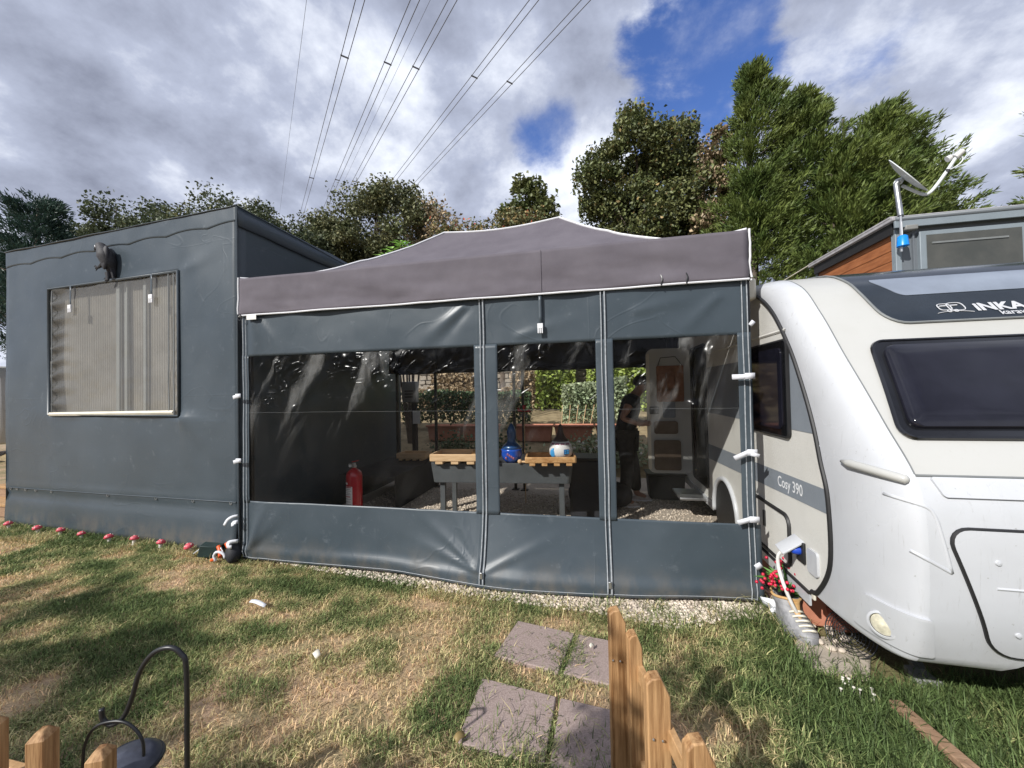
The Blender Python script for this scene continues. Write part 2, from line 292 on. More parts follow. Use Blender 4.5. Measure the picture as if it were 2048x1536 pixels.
def grass_mat(name, blades):
    m = bpy.data.materials.new(name); m.use_nodes = True; MATS[name] = m
    nt = m.node_tree; N = nt.nodes; L = nt.links; p = N['Principled BSDF']; p.inputs['Roughness'].default_value = 0.6; p.inputs['Specular IOR Level'].default_value = 0.25
    g = N.new('ShaderNodeNewGeometry')
    def nz(scale, detail, off, rough=0.6):
        mp = N.new('ShaderNodeMapping'); mp.inputs['Location'].default_value = off; mp.inputs['Scale'].default_value = (1, 1, 0.0); L.new(g.outputs['Position'], mp.inputs[0])
        n = N.new('ShaderNodeTexNoise'); n.inputs['Scale'].default_value = scale; n.inputs['Detail'].default_value = detail; n.inputs['Roughness'].default_value = rough; L.new(mp.outputs[0], n.inputs['Vector']); return n.outputs[0]
    def ramp(x, stops):
        r = N.new('ShaderNodeValToRGB'); e = r.color_ramp.elements
        e[0].position, e[0].color = stops[0][0], (*stops[0][1], 1); e[1].position, e[1].color = stops[-1][0], (*stops[-1][1], 1)
        for q, c in stops[1:-1]: k = e.new(q); k.color = (*c, 1)
        L.new(x, r.inputs[0]); return r.outputs[0]
    a = nz(2.1, 8, (3.3, 1.7, 0), 0.72)
    sx = N.new('ShaderNodeSeparateXYZ'); L.new(g.outputs['Position'], sx.inputs[0])
    mr = N.new('ShaderNodeMapRange'); mr.inputs[1].default_value = 0.3; mr.inputs[2].default_value = 1.5; mr.inputs[3].default_value = 0; mr.inputs[4].default_value = 0.16; L.new(sx.outputs[0], mr.inputs[0])
    sb = N.new('ShaderNodeMath'); sb.operation = 'SUBTRACT'; L.new(a, sb.inputs[0]); L.new(mr.outputs[0], sb.inputs[1])
    if blades:
        at = N.new('ShaderNodeAttribute'); at.attribute_name = 'dryness'
        c = ramp(at.outputs['Fac'], [(0.0, (0.105, 0.155, 0.052)), (0.35, (0.21, 0.255, 0.095)), (0.55, (0.40, 0.395, 0.18)), (0.78, (0.62, 0.52, 0.28)), (1.0, (0.70, 0.50, 0.30))])
        hs = N.new('ShaderNodeHueSaturation'); L.new(c, hs.inputs['Color'])
        m2 = N.new('ShaderNodeMapRange'); m2.inputs[3].default_value = 0.45; m2.inputs[4].default_value = 1.55; L.new(g.outputs['Random Per Island'], m2.inputs[0]); L.new(m2.outputs[0], hs.inputs['Value'])
        L.new(hs.outputs[0], p.inputs['Base Color'])
        t = N.new('ShaderNodeBsdfTranslucent'); L.new(hs.outputs[0], t.inputs[0]); mx = N.new('ShaderNodeMixShader'); mx.inputs[0].default_value = 0.34
        L.new(p.outputs[0], mx.inputs[1]); L.new(t.outputs[0], mx.inputs[2]); L.new(mx.outputs[0], N['Material Output'].inputs[0])
    else:
        c = ramp(sb.outputs[0], [(0.35, (0.20, 0.18, 0.09)), (0.45, (0.30, 0.245, 0.14)), (0.53, (0.42, 0.31, 0.19)), (0.65, (0.50, 0.335, 0.23))])
        f = nz(90, 5, (0, 0, 0)); mv = N.new('ShaderNodeMix'); mv.data_type = 'RGBA'; mv.blend_type = 'MULTIPLY'; mv.inputs['Factor'].default_value = 0.8
        L.new(c, mv.inputs['A']); L.new(ramp(f, [(0.35, (0.45, 0.45, 0.45)), (0.65, (1.3, 1.25, 1.2))]), mv.inputs['B'])
        L.new(mv.outputs['Result'], p.inputs['Base Color'])
        b = N.new('ShaderNodeBump'); b.inputs['Strength'].default_value = 0.7; b.inputs['Distance'].default_value = 0.012; L.new(f, b.inputs['Height']); L.new(b.outputs[0], p.inputs['Normal'])
    return m
grass_mat('grass_blades', True); grass_mat('lawn_soil', False)
mat('gravel_bed', (0.30, 0.25, 0.20), 0.95, col2=(0.52, 0.45, 0.37), nscale=70, bscale=90, bump=0.9, bdist=0.01)
mat('dry_slope', (0.20, 0.15, 0.08), 0.95, col2=(0.36, 0.28, 0.16), nscale=5, bscale=40, bump=0.8, bdist=0.03)

# ------------------------------------------------------------------ mesh helpers
def frame(t):
    t = Vector(t).normalized(); a = Vector((0, 0, 1)) if abs(t.z) < 0.95 else Vector((1, 0, 0))
    n = t.cross(a).normalized(); return n, t.cross(n).normalized()
class MB:
    def __init__(s): s.v = []; s.f = []
    def add(s, vs, fs):
        o = len(s.v); s.v += [tuple(p) for p in vs]; s.f += [tuple(i + o for i in f) for f in fs]; return s
    def box(s, c, d, rot=None):
        x, y, z = d[0] / 2, d[1] / 2, d[2] / 2
        vs = [Vector((i * x, j * y, k * z)) for k in (-1, 1) for j in (-1, 1) for i in (-1, 1)]
        if rot is not None: vs = [rot @ v for v in vs]
        c = Vector(c)
        return s.add([v + c for v in vs], [(0, 2, 3, 1), (4, 5, 7, 6), (0, 1, 5, 4), (2, 6, 7, 3), (0, 4, 6, 2), (1, 3, 7, 5)])
    def bar(s, a, b, w, h, up=(0, 0, 1)):
        a = Vector(a); b = Vector(b); t = (b - a); ln = t.length; t.normalize(); n = Vector(up).cross(t)
        if n.length < 1e-4: n = Vector((1, 0, 0))
        n.normalize(); u = t.cross(n)
        return s.box((a + b) / 2, (ln, w, h), Matrix((t, n, u)).transposed())
    def tube(s, pts, r, n=8, caps=True, closed=False):
        pts = [Vector(p) for p in pts]; m = len(pts); rs = r if isinstance(r, (list, tuple)) else [r] * m
        vs = []; pn = None
        for i, p in enumerate(pts):
            if closed: t = pts[(i + 1) % m] - pts[i - 1]
            else: t = pts[min(i + 1, m - 1)] - pts[max(i - 1, 0)]
            if t.length < 1e-9: t = Vector((0, 0, 1))
            t.normalize()
            if pn is None: a, b = frame(t)
            else:
                a = pn - t * pn.dot(t)
                if a.length < 1e-6: a, _ = frame(t)
                a.normalize(); b = t.cross(a)
            pn = a
            for k in range(n):
                q = 2 * pi * k / n; vs.append(p + (a * cos(q) + b * sin(q)) * rs[i])
        fs = []
        for i in range(m if closed else m - 1):
            j = (i + 1) % m
            for k in range(n): fs.append((i * n + k, i * n + (k + 1) % n, j * n + (k + 1) % n, j * n + k))
        if caps and not closed: fs += [tuple(range(n))[::-1], tuple((m - 1) * n + k for k in range(n))]
        return s.add(vs, fs)
    def lathe(s, prof, c=(0, 0, 0), n=20, rot=None, sx=1, sy=1):
        c = Vector(c); vs = []; m = len(prof)
        for r, z in prof:
            for k in range(n):
                v = Vector((r * cos(2 * pi * k / n) * sx, r * sin(2 * pi * k / n) * sy, z))
                vs.append(c + (rot @ v if rot is not None else v))
        fs = [(i * n + k, i * n + (k + 1) % n, (i + 1) * n + (k + 1) % n, (i + 1) * n + k) for i in range(m - 1) for k in range(n)]
        if prof[0][0] > 1e-5: fs.append(tuple(range(n))[::-1])
        if prof[-1][0] > 1e-5: fs.append(tuple((m - 1) * n + k for k in range(n)))
        return s.add(vs, fs)
    def ell(s, c, r, n=12, m=8, rot=None):
        if isinstance(r, (int, float)): r = (r, r, r)
        vs = []; c = Vector(c)
        for i in range(m + 1):
            a = -pi / 2 + pi * i / m
            for k in range(n):
                v = Vector((r[0] * cos(a) * cos(2 * pi * k / n), r[1] * cos(a) * sin(2 * pi * k / n), r[2] * sin(a)))
                vs.append(c + (rot @ v if rot is not None else v))
        return s.add(vs, [(i * n + k, i * n + (k + 1) % n, (i + 1) * n + (k + 1) % n, (i + 1) * n + k) for i in range(m) for k in range(n)])
    def grid(s, fn, us, vs_, skip=None):
        nu, nv = len(us), len(vs_); pts = [fn(u, v) for v in vs_ for u in us]; fs = []
        for j in range(nv - 1):
            for i in range(nu - 1):
                if skip and skip((us[i] + us[i + 1]) / 2, (vs_[j] + vs_[j + 1]) / 2): continue
                fs.append((j * nu + i, j * nu + i + 1, (j + 1) * nu + i + 1, (j + 1) * nu + i))
        return s.add(pts, fs)
    def prism(s, poly, fn, d0, d1):
        """poly of 2-D points, fn(a, b, depth) -> world point"""
        n = len(poly); vs = [fn(a, b, d0) for a, b in poly] + [fn(a, b, d1) for a, b in poly]
        return s.add(vs, [tuple(range(n))[::-1], tuple(range(n, 2 * n))] + [(i, (i + 1) % n, n + (i + 1) % n, n + i) for i in range(n)])
def lin(a, b, n): return [a + (b - a) * i / (n - 1) for i in range(n)]
def rrect(x0, x1, y0, y1, r, n=5):
    out = []
    for cx, cy, a0 in ((x1 - r, y1 - r, 0), (x0 + r, y1 - r, 90), (x0 + r, y0 + r, 180), (x1 - r, y0 + r, 270)):
        for k in range(n + 1): a = R(a0 + 90 * k / n); out.append((cx + r * cos(a), cy + r * sin(a)))
    return out
def interp(x, xs, ys): return float(np.interp(x, xs, ys))
def smooth(xs, ys, n):
    """Catmull-Rom through points, n samples"""
    P = [Vector(p) for p in zip(xs, ys)]; P = [2 * P[0] - P[1]] + P + [2 * P[-1] - P[-2]]; out = []; m = len(P) - 3
    for i in range(n):
        t = i / (n - 1) * m; k = min(int(t), m - 1); t -= k; a, b, c, d = P[k:k + 4]
        out.append(0.5 * ((2 * b) + (c - a) * t + (2 * a - 5 * b + 4 * c - d) * t * t + (3 * b - a - 3 * c + d) * t ** 3))
    return out
def cr3(pts, n):
    P = [Vector(p) for p in pts]; P = [2 * P[0] - P[1]] + P + [2 * P[-1] - P[-2]]; out = []; m = len(P) - 3
    for i in range(n):
        t = i / (n - 1) * m; k = min(int(t), m - 1); t -= k; a, b, c, d = P[k:k + 4]
        out.append(0.5 * ((2 * b) + (c - a) * t + (2 * a - 5 * b + 4 * c - d) * t * t + (3 * b - a - 3 * c + d) * t ** 3))
    return out
def nz(x, y, z=0.0): return mnoise.noise(Vector((x, y, z)))
def fbm(x, y, z=0.0): return nz(x, y, z) + 0.5 * nz(2.1 * x, 2.1 * y, z + 5) + 0.25 * nz(4.3 * x, 4.3 * y, z + 9)

def mesh_obj(name, b, m, loc=(0, 0, 0), ang=38, bevel=0.0, thick=0.0):
    me = bpy.data.meshes.new(name); l = Vector(loc)
    me.from_pydata([(p[0] - l.x, p[1] - l.y, p[2] - l.z) for p in b.v], [], b.f); me.update()
    if ang: me.polygons.foreach_set('use_smooth', [True] * len(me.polygons)); me.set_sharp_from_angle(angle=R(ang))
    me.materials.append(MATS[m]); o = bpy.data.objects.new(name, me); COL.objects.link(o)
    if thick: md = o.modifiers.new('thickness', 'SOLIDIFY'); md.thickness = thick; md.offset = 0
    if bevel: md = o.modifiers.new('bevel', 'BEVEL'); md.width = bevel; md.segments = 2; md.limit_method = 'ANGLE'; md.angle_limit = R(40)
    return o
def tag(o, label, cat, group=None):
    o['label'] = label; o['category'] = cat
    if group: o['group'] = group
    return o
def thing(name, label, cat, loc, group=None):
    o = bpy.data.objects.new(name, None); o.empty_display_size = 0.1; o.location = loc; COL.objects.link(o); return tag(o, label, cat, group)
def wloc(o):
    l = Vector(o.location)
    while o.parent: o = o.parent; l += Vector(o.location)
    return l
def part(root, name, b, m, label=None, **k):
    o = mesh_obj(name, b, m, wloc(root), **k); o.parent = root
    if label: o['label'] = label
    return o
def solo(name, b, m, label, cat, loc, group=None, **k):
    o = mesh_obj(name, b, m, loc, **k); o.location = loc; return tag(o, label, cat, group)
def struct(name, b, m, kind='structure', **k):
    o = mesh_obj(name, b, m, **k); o['kind'] = kind; return o
def copy_thing(root, loc, label=None):
    r = root.copy(); COL.objects.link(r); r.location = loc
    if label: r['label'] = label
    for ch in list(root.children):
        c = ch.copy(); COL.objects.link(c); c.parent = r
        for g in list(ch.children): d = g.copy(); COL.objects.link(d); d.parent = c
    return r
def np_obj(name, V, F, m, loc=(0, 0, 0), smooth_=False):
    """V (n,3) array, F (m,k) array of equal-sized faces"""
    me = bpy.data.meshes.new(name); V = np.asarray(V, np.float32) - np.asarray(loc, np.float32); F = np.asarray(F, np.int32); k = F.shape[1]
    me.vertices.add(len(V)); me.vertices.foreach_set('co', V.ravel())
    me.loops.add(F.size); me.loops.foreach_set('vertex_index', F.ravel())
    me.polygons.add(len(F)); me.polygons.foreach_set('loop_start', np.arange(0, F.size, k, dtype=np.int32))
    if smooth_: me.polygons.foreach_set('use_smooth', np.ones(len(F), bool))
    me.update(calc_edges=True); me.materials.append(MATS[m]); o = bpy.data.objects.new(name, me); COL.objects.link(o); return o
def np_part(root, name, V, F, m):
    o = np_obj(name, V, F, m, tuple(wloc(root))); o.parent = root; return o
def text_part(root, name, txt, size, fn, m, extr=0.0, shear=0.0, bold=0.0, sx=1.0):
    """flat lettering; fn(a, b) maps the text plane onto the surface"""
    cu = bpy.data.curves.new('t', 'FONT'); cu.body = txt; cu.size = size; cu.shear = shear; cu.offset = bold; cu.resolution_u = 4
    to = bpy.data.objects.new('t', cu); COL.objects.link(to); bpy.context.view_layer.update()
    me = bpy.data.meshes.new_from_object(to.evaluated_get(bpy.context.evaluated_depsgraph_get()))
    COL.objects.unlink(to); bpy.data.objects.remove(to)
    l = wloc(root)
    for v in me.vertices: v.co = Vector(fn(v.co.x * sx, v.co.y)) - l
    me.materials.clear(); me.materials.append(MATS[m]); me.name = name
    o = bpy.data.objects.new(name, me); COL.objects.link(o); o.parent = root; return o
def skin_part(root, name, joints, edges, m, sub=2):
    """joints {key: (x, y, z, radius)}: one continuous skinned surface"""
    keys = list(joints); me = bpy.data.meshes.new('s'); me.from_pydata([joints[k][:3] for k in keys], [(keys.index(a), keys.index(b)) for a, b in edges], [])
    o = bpy.data.objects.new('s', me); COL.objects.link(o); md = o.modifiers.new('skin', 'SKIN'); md.use_smooth_shade = True
    sv = me.skin_vertices[0].data
    for i, k in enumerate(keys):
        r = joints[k][3]; sv[i].radius = r if isinstance(r, tuple) else (r, r); sv[i].use_root = (i == 0)
    ms = o.modifiers.new('sub', 'SUBSURF'); ms.levels = sub; ms.render_levels = sub
    bpy.context.view_layer.update(); out = bpy.data.meshes.new_from_object(o.evaluated_get(bpy.context.evaluated_depsgraph_get()))
    COL.objects.unlink(o); bpy.data.objects.remove(o); out.name = name; l = wloc(root)
    for v in out.vertices: v.co -= l
    out.polygons.foreach_set('use_smooth', [True] * len(out.polygons))
    out.materials.clear(); out.materials.append(MATS[m]); p = bpy.data.objects.new(name, out); COL.objects.link(p); p.parent = root; return p

# ------------------------------------------------------------------ ground
TILES = [[(-0.649, 1.675), (-0.245, 1.640), (-0.227, 2.019), (-0.642, 2.075)], [(-0.222, 1.637), (0.175, 1.600), (0.170, 1.975), (-0.205, 2.015)],
         [(-0.625, 2.265), (-0.235, 2.195), (-0.160, 2.560), (-0.550, 2.630)], [(-0.205, 2.190), (0.170, 2.130), (0.235, 2.500), (-0.135, 2.556)]]
def build_ground():
    xs = sorted(set([-400, -150, -60, -30] + lin(-16, 12, 60) + [30, 60, 150, 400])); ys = sorted(set([-300, -100, -40, -20] + lin(-10, 10.2, 46) + [30, 60, 150, 600]))
    def g(x, y): return (x, y, -0.012 + (0.012 * fbm(x * 0.9, y * 0.9) if -3 < y < 3 else 0))
    struct('ground', MB().grid(g, xs, ys), 'lawn_soil')
    # gravel standing under the awning and spilling out in front of it
    edge = [(-3.6, 3.28), (-2.6, 3.13), (-2.0, 3.05), (-1.4, 2.98), (-0.78, 2.91), (-0.43, 2.89), (0.07, 2.86), (0.30, 2.80), (0.46, 2.77), (0.62, 2.82), (0.83, 2.93), (1.0, 2.98), (1.3, 3.02), (2.6, 3.0)]
    ex = [e[0] for e in edge]; ey = [e[1] for e in edge]
    struct('gravel_floor', MB().grid(lambda x, v: (x, interp(x, ex, ey) * (1 - v) + 7.2 * v, 0.006), lin(-3.6, 2.6, 40), [0, 0.05, 0.1, 0.3, 0.6, 1]), 'gravel_bed')
    rs = np.random.default_rng(4)
    base = []; t = (1 + 5 ** 0.5) / 2
    ico = np.array([(-1, t, 0), (1, t, 0), (-1, -t, 0), (1, -t, 0), (0, -1, t), (0, 1, t), (0, -1, -t), (0, 1, -t), (t, 0, -1), (t, 0, 1), (-t, 0, -1), (-t, 0, 1)], float) / 1.9
    icf = np.array([(0, 11, 5), (0, 5, 1), (0, 1, 7), (0, 7, 10), (0, 10, 11), (1, 5, 9), (5, 11, 4), (11, 10, 2), (10, 7, 6), (7, 1, 8), (3, 9, 4), (3, 4, 2), (3, 2, 6), (3, 6, 8), (3, 8, 9), (4, 9, 5), (2, 4, 11), (6, 2, 10), (8, 6, 7), (9, 8, 1)])
    n = 15000; X = rs.uniform(-3.3, 1.6, n); f = rs.uniform(0, 1, n); E = np.interp(X, ex, ey)
    Y = np.where(rs.random(n) < 0.35, E - 0.05 + rs.random(n) ** 1.0 * 0.42, E + f * 3.0)
    S = rs.uniform(0.006, 0.0135, n); V = np.repeat(ico[None], n, 0) * (1 + rs.normal(0, 0.16, (n, 12, 1)))
    V *= np.stack([S * rs.uniform(0.8, 1.4, n), S * rs.uniform(0.8, 1.3, n), S * rs.uniform(0.55, 0.9, n)], 1)[:, None]
    a = rs.uniform(0, 6.28, n); c, s = np.cos(a)[:, None], np.sin(a)[:, None]
    V = np.stack([V[..., 0] * c - V[..., 1] * s + X[:, None], V[..., 0] * s + V[..., 1] * c + Y[:, None], V[..., 2] + (S * 0.35 + 0.008)[:, None]], -1)
    F = (icf[None] + (np.arange(n) * 12)[:, None, None]).reshape(-1, 3)
    o = np_obj('gravel', V.reshape(-1, 3), F, 'stone', smooth_=False); o['kind'] = 'stuff'; o['label'] = 'pale limestone gravel chippings under the awning'; 
    # rubber paving tiles
    names = ['brown rubber paving tile at the fence end with a dry leaf on its corner', 'brown rubber paving tile partly behind the wooden pickets beside the dark joint', 'brown rubber paving tile nearer the tarp, whole and sunk in grass', 'brown rubber paving tile with a grass tuft over its edge towards the tarp']
    for q, nm in zip(TILES, names):
        cx = sum(p[0] for p in q) / 4; cy = sum(p[1] for p in q) / 4
        solo('paving_tile', MB().prism(q, lambda a, b, d: (a, b, d), -0.03, 0.014), 'rubber_tile', nm, 'paving tile', (cx, cy, -0.012), 'rubber paving tiles in the lawn', bevel=0.006)
    # grass
    def inside(X, Y, q, grow):
        r = np.ones(len(X), bool); cx = sum(p[0] for p in q) / 4; cy = sum(p[1] for p in q) / 4
        for i in range(4):
            (x0, y0), (x1, y1) = q[i], q[(i + 1) % 4]; nx, ny = y0 - y1, x1 - x0; l = math.hypot(nx, ny); r &= ((X - x0) * nx + (Y - y0) * ny) / l > grow
        return r
    tab = rs.random((256, 256))
    def vn(X, Y):
        xi, yi = np.floor(X).astype(int), np.floor(Y).astype(int); fx, fy = X - xi, Y - yi; fx = fx * fx * (3 - 2 * fx); fy = fy * fy * (3 - 2 * fy); g = lambda a, b: tab[a % 256, b % 256]
        return (g(xi, yi) * (1 - fx) + g(xi + 1, yi) * fx) * (1 - fy) + (g(xi, yi + 1) * (1 - fx) + g(xi + 1, yi + 1) * fx) * fy
    def dry(X, Y):
        """0 lush, 1 bare straw"""
        d = 0.38 * vn(X * 1.6 + 7, Y * 2.1 + 3) + 0.34 * vn(X * 3.9 + 1, Y * 5.0) + 0.28 * vn(X * 9.3, Y * 11.1)
        return np.clip((d - 0.5) * 2.3 + 0.54 - 0.42 * np.clip((X - 0.45) / 0.9, 0, 1) + 0.10 * np.clip((-0.8 - X) / 2, 0, 1), 0, 1)
    def blades(n, x0, x1, y0, y1, hmin, hmax, wid, keep=None, lean=0.75, thin=True, green=0.0):
        X = rs.uniform(x0, x1, n); Y = rs.uniform(y0, y1, n)
        if keep is not None: k = keep(X, Y); X, Y = X[k], Y[k]
        D = dry(X, Y)
        if thin: k = rs.random(len(X)) > np.clip((D - 0.55) * 1.7, 0, 0.78); X, Y, D = X[k], Y[k], D[k]
        n = len(X); H = rs.uniform(hmin, hmax, n) * rs.uniform(0.6, 1.2, n) * (1.45 - 0.85 * D if thin else 1); a = rs.uniform(0, 6.28, n); l = H * rs.uniform(0.2, lean * 1.6, n) * (1 + 0.8 * D); W = wid * rs.uniform(0.7, 1.35, n)
        C = np.clip(D * 0.95 + rs.normal(0, 0.17, n) - green, 0, 1)
        dx, dy = np.cos(a), np.sin(a); wx, wy = -dy * W, dx * W; Z0 = np.full(n, -0.012)
        P = lambda fx, ww, z: np.stack([X + dx * l * fx + wx * ww, Y + dy * l * fx + wy * ww, z], 1)
        V = np.stack([P(0, -0.5, Z0), P(0, 0.5, Z0), P(0.35, -0.42, H * 0.55), P(0.35, 0.42, H * 0.55), P(1, 0, H * rs.uniform(0.6, 1, n))], 1)
        F = np.array([(0, 1, 3), (0, 3, 2), (2, 3, 4)])[None] + (np.arange(n) * 5)[:, None, None]
        return V.reshape(-1, 3), F.reshape(-1, 3), np.repeat(C, 5)
    def ok(X, Y):
        k = np.ones(len(X), bool)
        for i, q in enumerate(TILES): k &= ~inside(X, Y, q, 0.012)
        ed = np.interp(X, ex, ey); inw = Y > ed + rs.normal(0.0, 0.05, len(X)); k &= ~((X > -3.2) & (X < 1.2) & inw & (rs.random(len(X)) > 0.04))
        k &= ~((X < -3.35) & (Y > 3.27 - (X + 3.6) * 0.0743 )); k &= ~((X > 1.15) & (X < 1.62) & (Y > 2.42) & (rs.random(len(X)) > 0.10)); k &= ~((X > 1.5) & (Y > 2.5 + rs.normal(0, 0.06, len(X))))
        k &= ~((np.abs(X - (1.40 + (2.25 - Y) * 0.122)) < 0.035) & (Y > 1.75) & (Y < 2.27))
        px_ = 0.978 * X + 0.208 * Y; dep = -0.208 * X + 0.978 * Y
        k &= (np.abs(px_) < dep * 1.42 + 2.2) & (dep > 0.3)
        return k
    parts = [blades(270000, -5.2, 2.8, 0.95, 3.35, 0.010, 0.026, 0.0042, ok, 1.4), blades(90000, -9.8, -4.0, 1.5, 3.9, 0.012, 0.030, 0.0060, ok, 1.3),
             blades(60000, -12, -4.6, -0.6, 3.6, 0.014, 0.034, 0.0065, ok, 1.2), blades(26000, -4.8, 3.0, 0.2, 1.0, 0.012, 0.03, 0.0055, ok, 1.2), blades(26000, 2.5, 5.2, 0.2, 2.7, 0.02, 0.05, 0.006, ok, 1.0),
             blades(30000, 0.55, 2.6, 1.2, 2.75, 0.025, 0.055, 0.0046, ok, 0.9),
             blades(14000, -8.2, -3.3, 3.12, 3.62, 0.025, 0.07, 0.005, ok, 0.8, False, 0.25), blades(16000, -3.6, 1.3, 2.62, 3.12, 0.022, 0.065, 0.0042, lambda X, Y: ok(X, Y) & (Y > np.interp(X, ex, ey) - 0.16), 0.9, False, 0.3),
             blades(6000, 1.1, 2.7, 1.9, 2.6, 0.05, 0.13, 0.0045, ok, 0.7, False, 0.3)]
    # tufts on tile joints and gravel, and round the tiles
    for (tx, ty, rr, nn, h0, h1) in [(-0.19, 2.36, 0.075, 420, 0.02, 0.06), (-0.30, 1.63, 0.06, 260, 0.03, 0.08), (-0.63, 2.20, 0.10, 420, 0.02, 0.06), (0.05, 2.95, 0.07, 160, 0.03, 0.08), (0.42, 2.93, 0.06, 160, 0.03, 0.09),
                                 (0.50, 2.80, 0.06, 150, 0.03, 0.08), (0.30, 2.72, 0.05, 120, 0.03, 0.08), (0.80, 2.98, 0.06, 120, 0.03, 0.09), (-0.75, 2.84, 0.16, 400, 0.03, 0.08), (0.62, 2.6, 0.12, 200, 0.03, 0.08), (-0.42, 1.60, 0.20, 500, 0.03, 0.07), (-0.02, 1.58, 0.18, 500, 0.03, 0.07),
                                 (1.12, 2.88, 0.10, 420, 0.05, 0.13), (1.18, 3.02, 0.05, 160, 0.06, 0.16)]:
        b = blades(nn, -1, 1, -1, 1, h0, h1, 0.004, None, 0.8, False, 0.2); V = b[0].reshape(-1, 5, 3); c = V[:, 0:1, :2].copy(); d = rs.normal(0, rr, (len(V), 1, 2)); V[:, :, :2] += d + np.array([tx, ty]) - c; parts.append((V.reshape(-1, 3), b[1], b[2]))
    off = 0; VV = []; FF = []
    for V, F, C in parts: VV.append(V); FF.append(F + off); off += len(V)
    o = np_obj('grass', np.concatenate(VV), np.concatenate(FF), 'grass_blades'); at = o.data.attributes.new('dryness', 'FLOAT', 'POINT'); at.data.foreach_set('value', np.concatenate([p[2] for p in parts]).astype(np.float32)); o['kind'] = 'stuff'; o['label'] = 'short patchy lawn grass, green and straw coloured'
build_ground()

# ------------------------------------------------------------------ tarpaulin annexe on the left
TA = Vector((-7.64, 3.6, 0)); TE = Vector((4.04, -0.3, 0)); TL = TE.length; TE.normalize(); TN = Vector((TE.y, -TE.x, 0))     # outward normal
def twall(s, z, off=0.0): return TA + TE * s + TN * off + Vector((0, 0, z))
def wall_relief(s, z):
    d = 0.012 * fbm(s * 0.8, z * 0.9, 2.0) + 0.006 * fbm(s * 2.5, z * 1.8, 8.0)
    # fold above the skirt seam and along the ridge, creases from window corners
    zs = 0.47 + 0.012 * s; d += 0.018 * math.exp(-((z - zs) / 0.03) ** 2) * (0.7 + 0.5 * nz(s * 1.7, 3.3)) - 0.02 * math.exp(-((z - zs + 0.09) / 0.06) ** 2)
    for cs, cz, a, w in ((3.22, 1.42, -0.7, 0.03), (3.22, 1.42, -0.25, 0.022), (0.95, 3.02, 2.4, 0.015), (3.24, 2.98, 0.3, 0.014), (3.22, 1.42, -1.2, 0.016)):
        dx, dz = s - cs, z - cz; al = dx * cos(a) + dz * sin(a); ac = -dx * sin(a) + dz * cos(a)
        if al > 0: d += w * math.exp(-(ac / (0.035 + 0.10 * al)) ** 2) * math.exp(-(al / 0.45) ** 2) * min(1, al / 0.08)
    d += max(0, 0.5 - z) * 0.10 * (0.6 + 0.8 * nz(s * 1.1, 4.4))
    return d
WS0, WS1, WZ0, WZ1 = 0.945, 3.21, 1.40, 3.00          # window opening
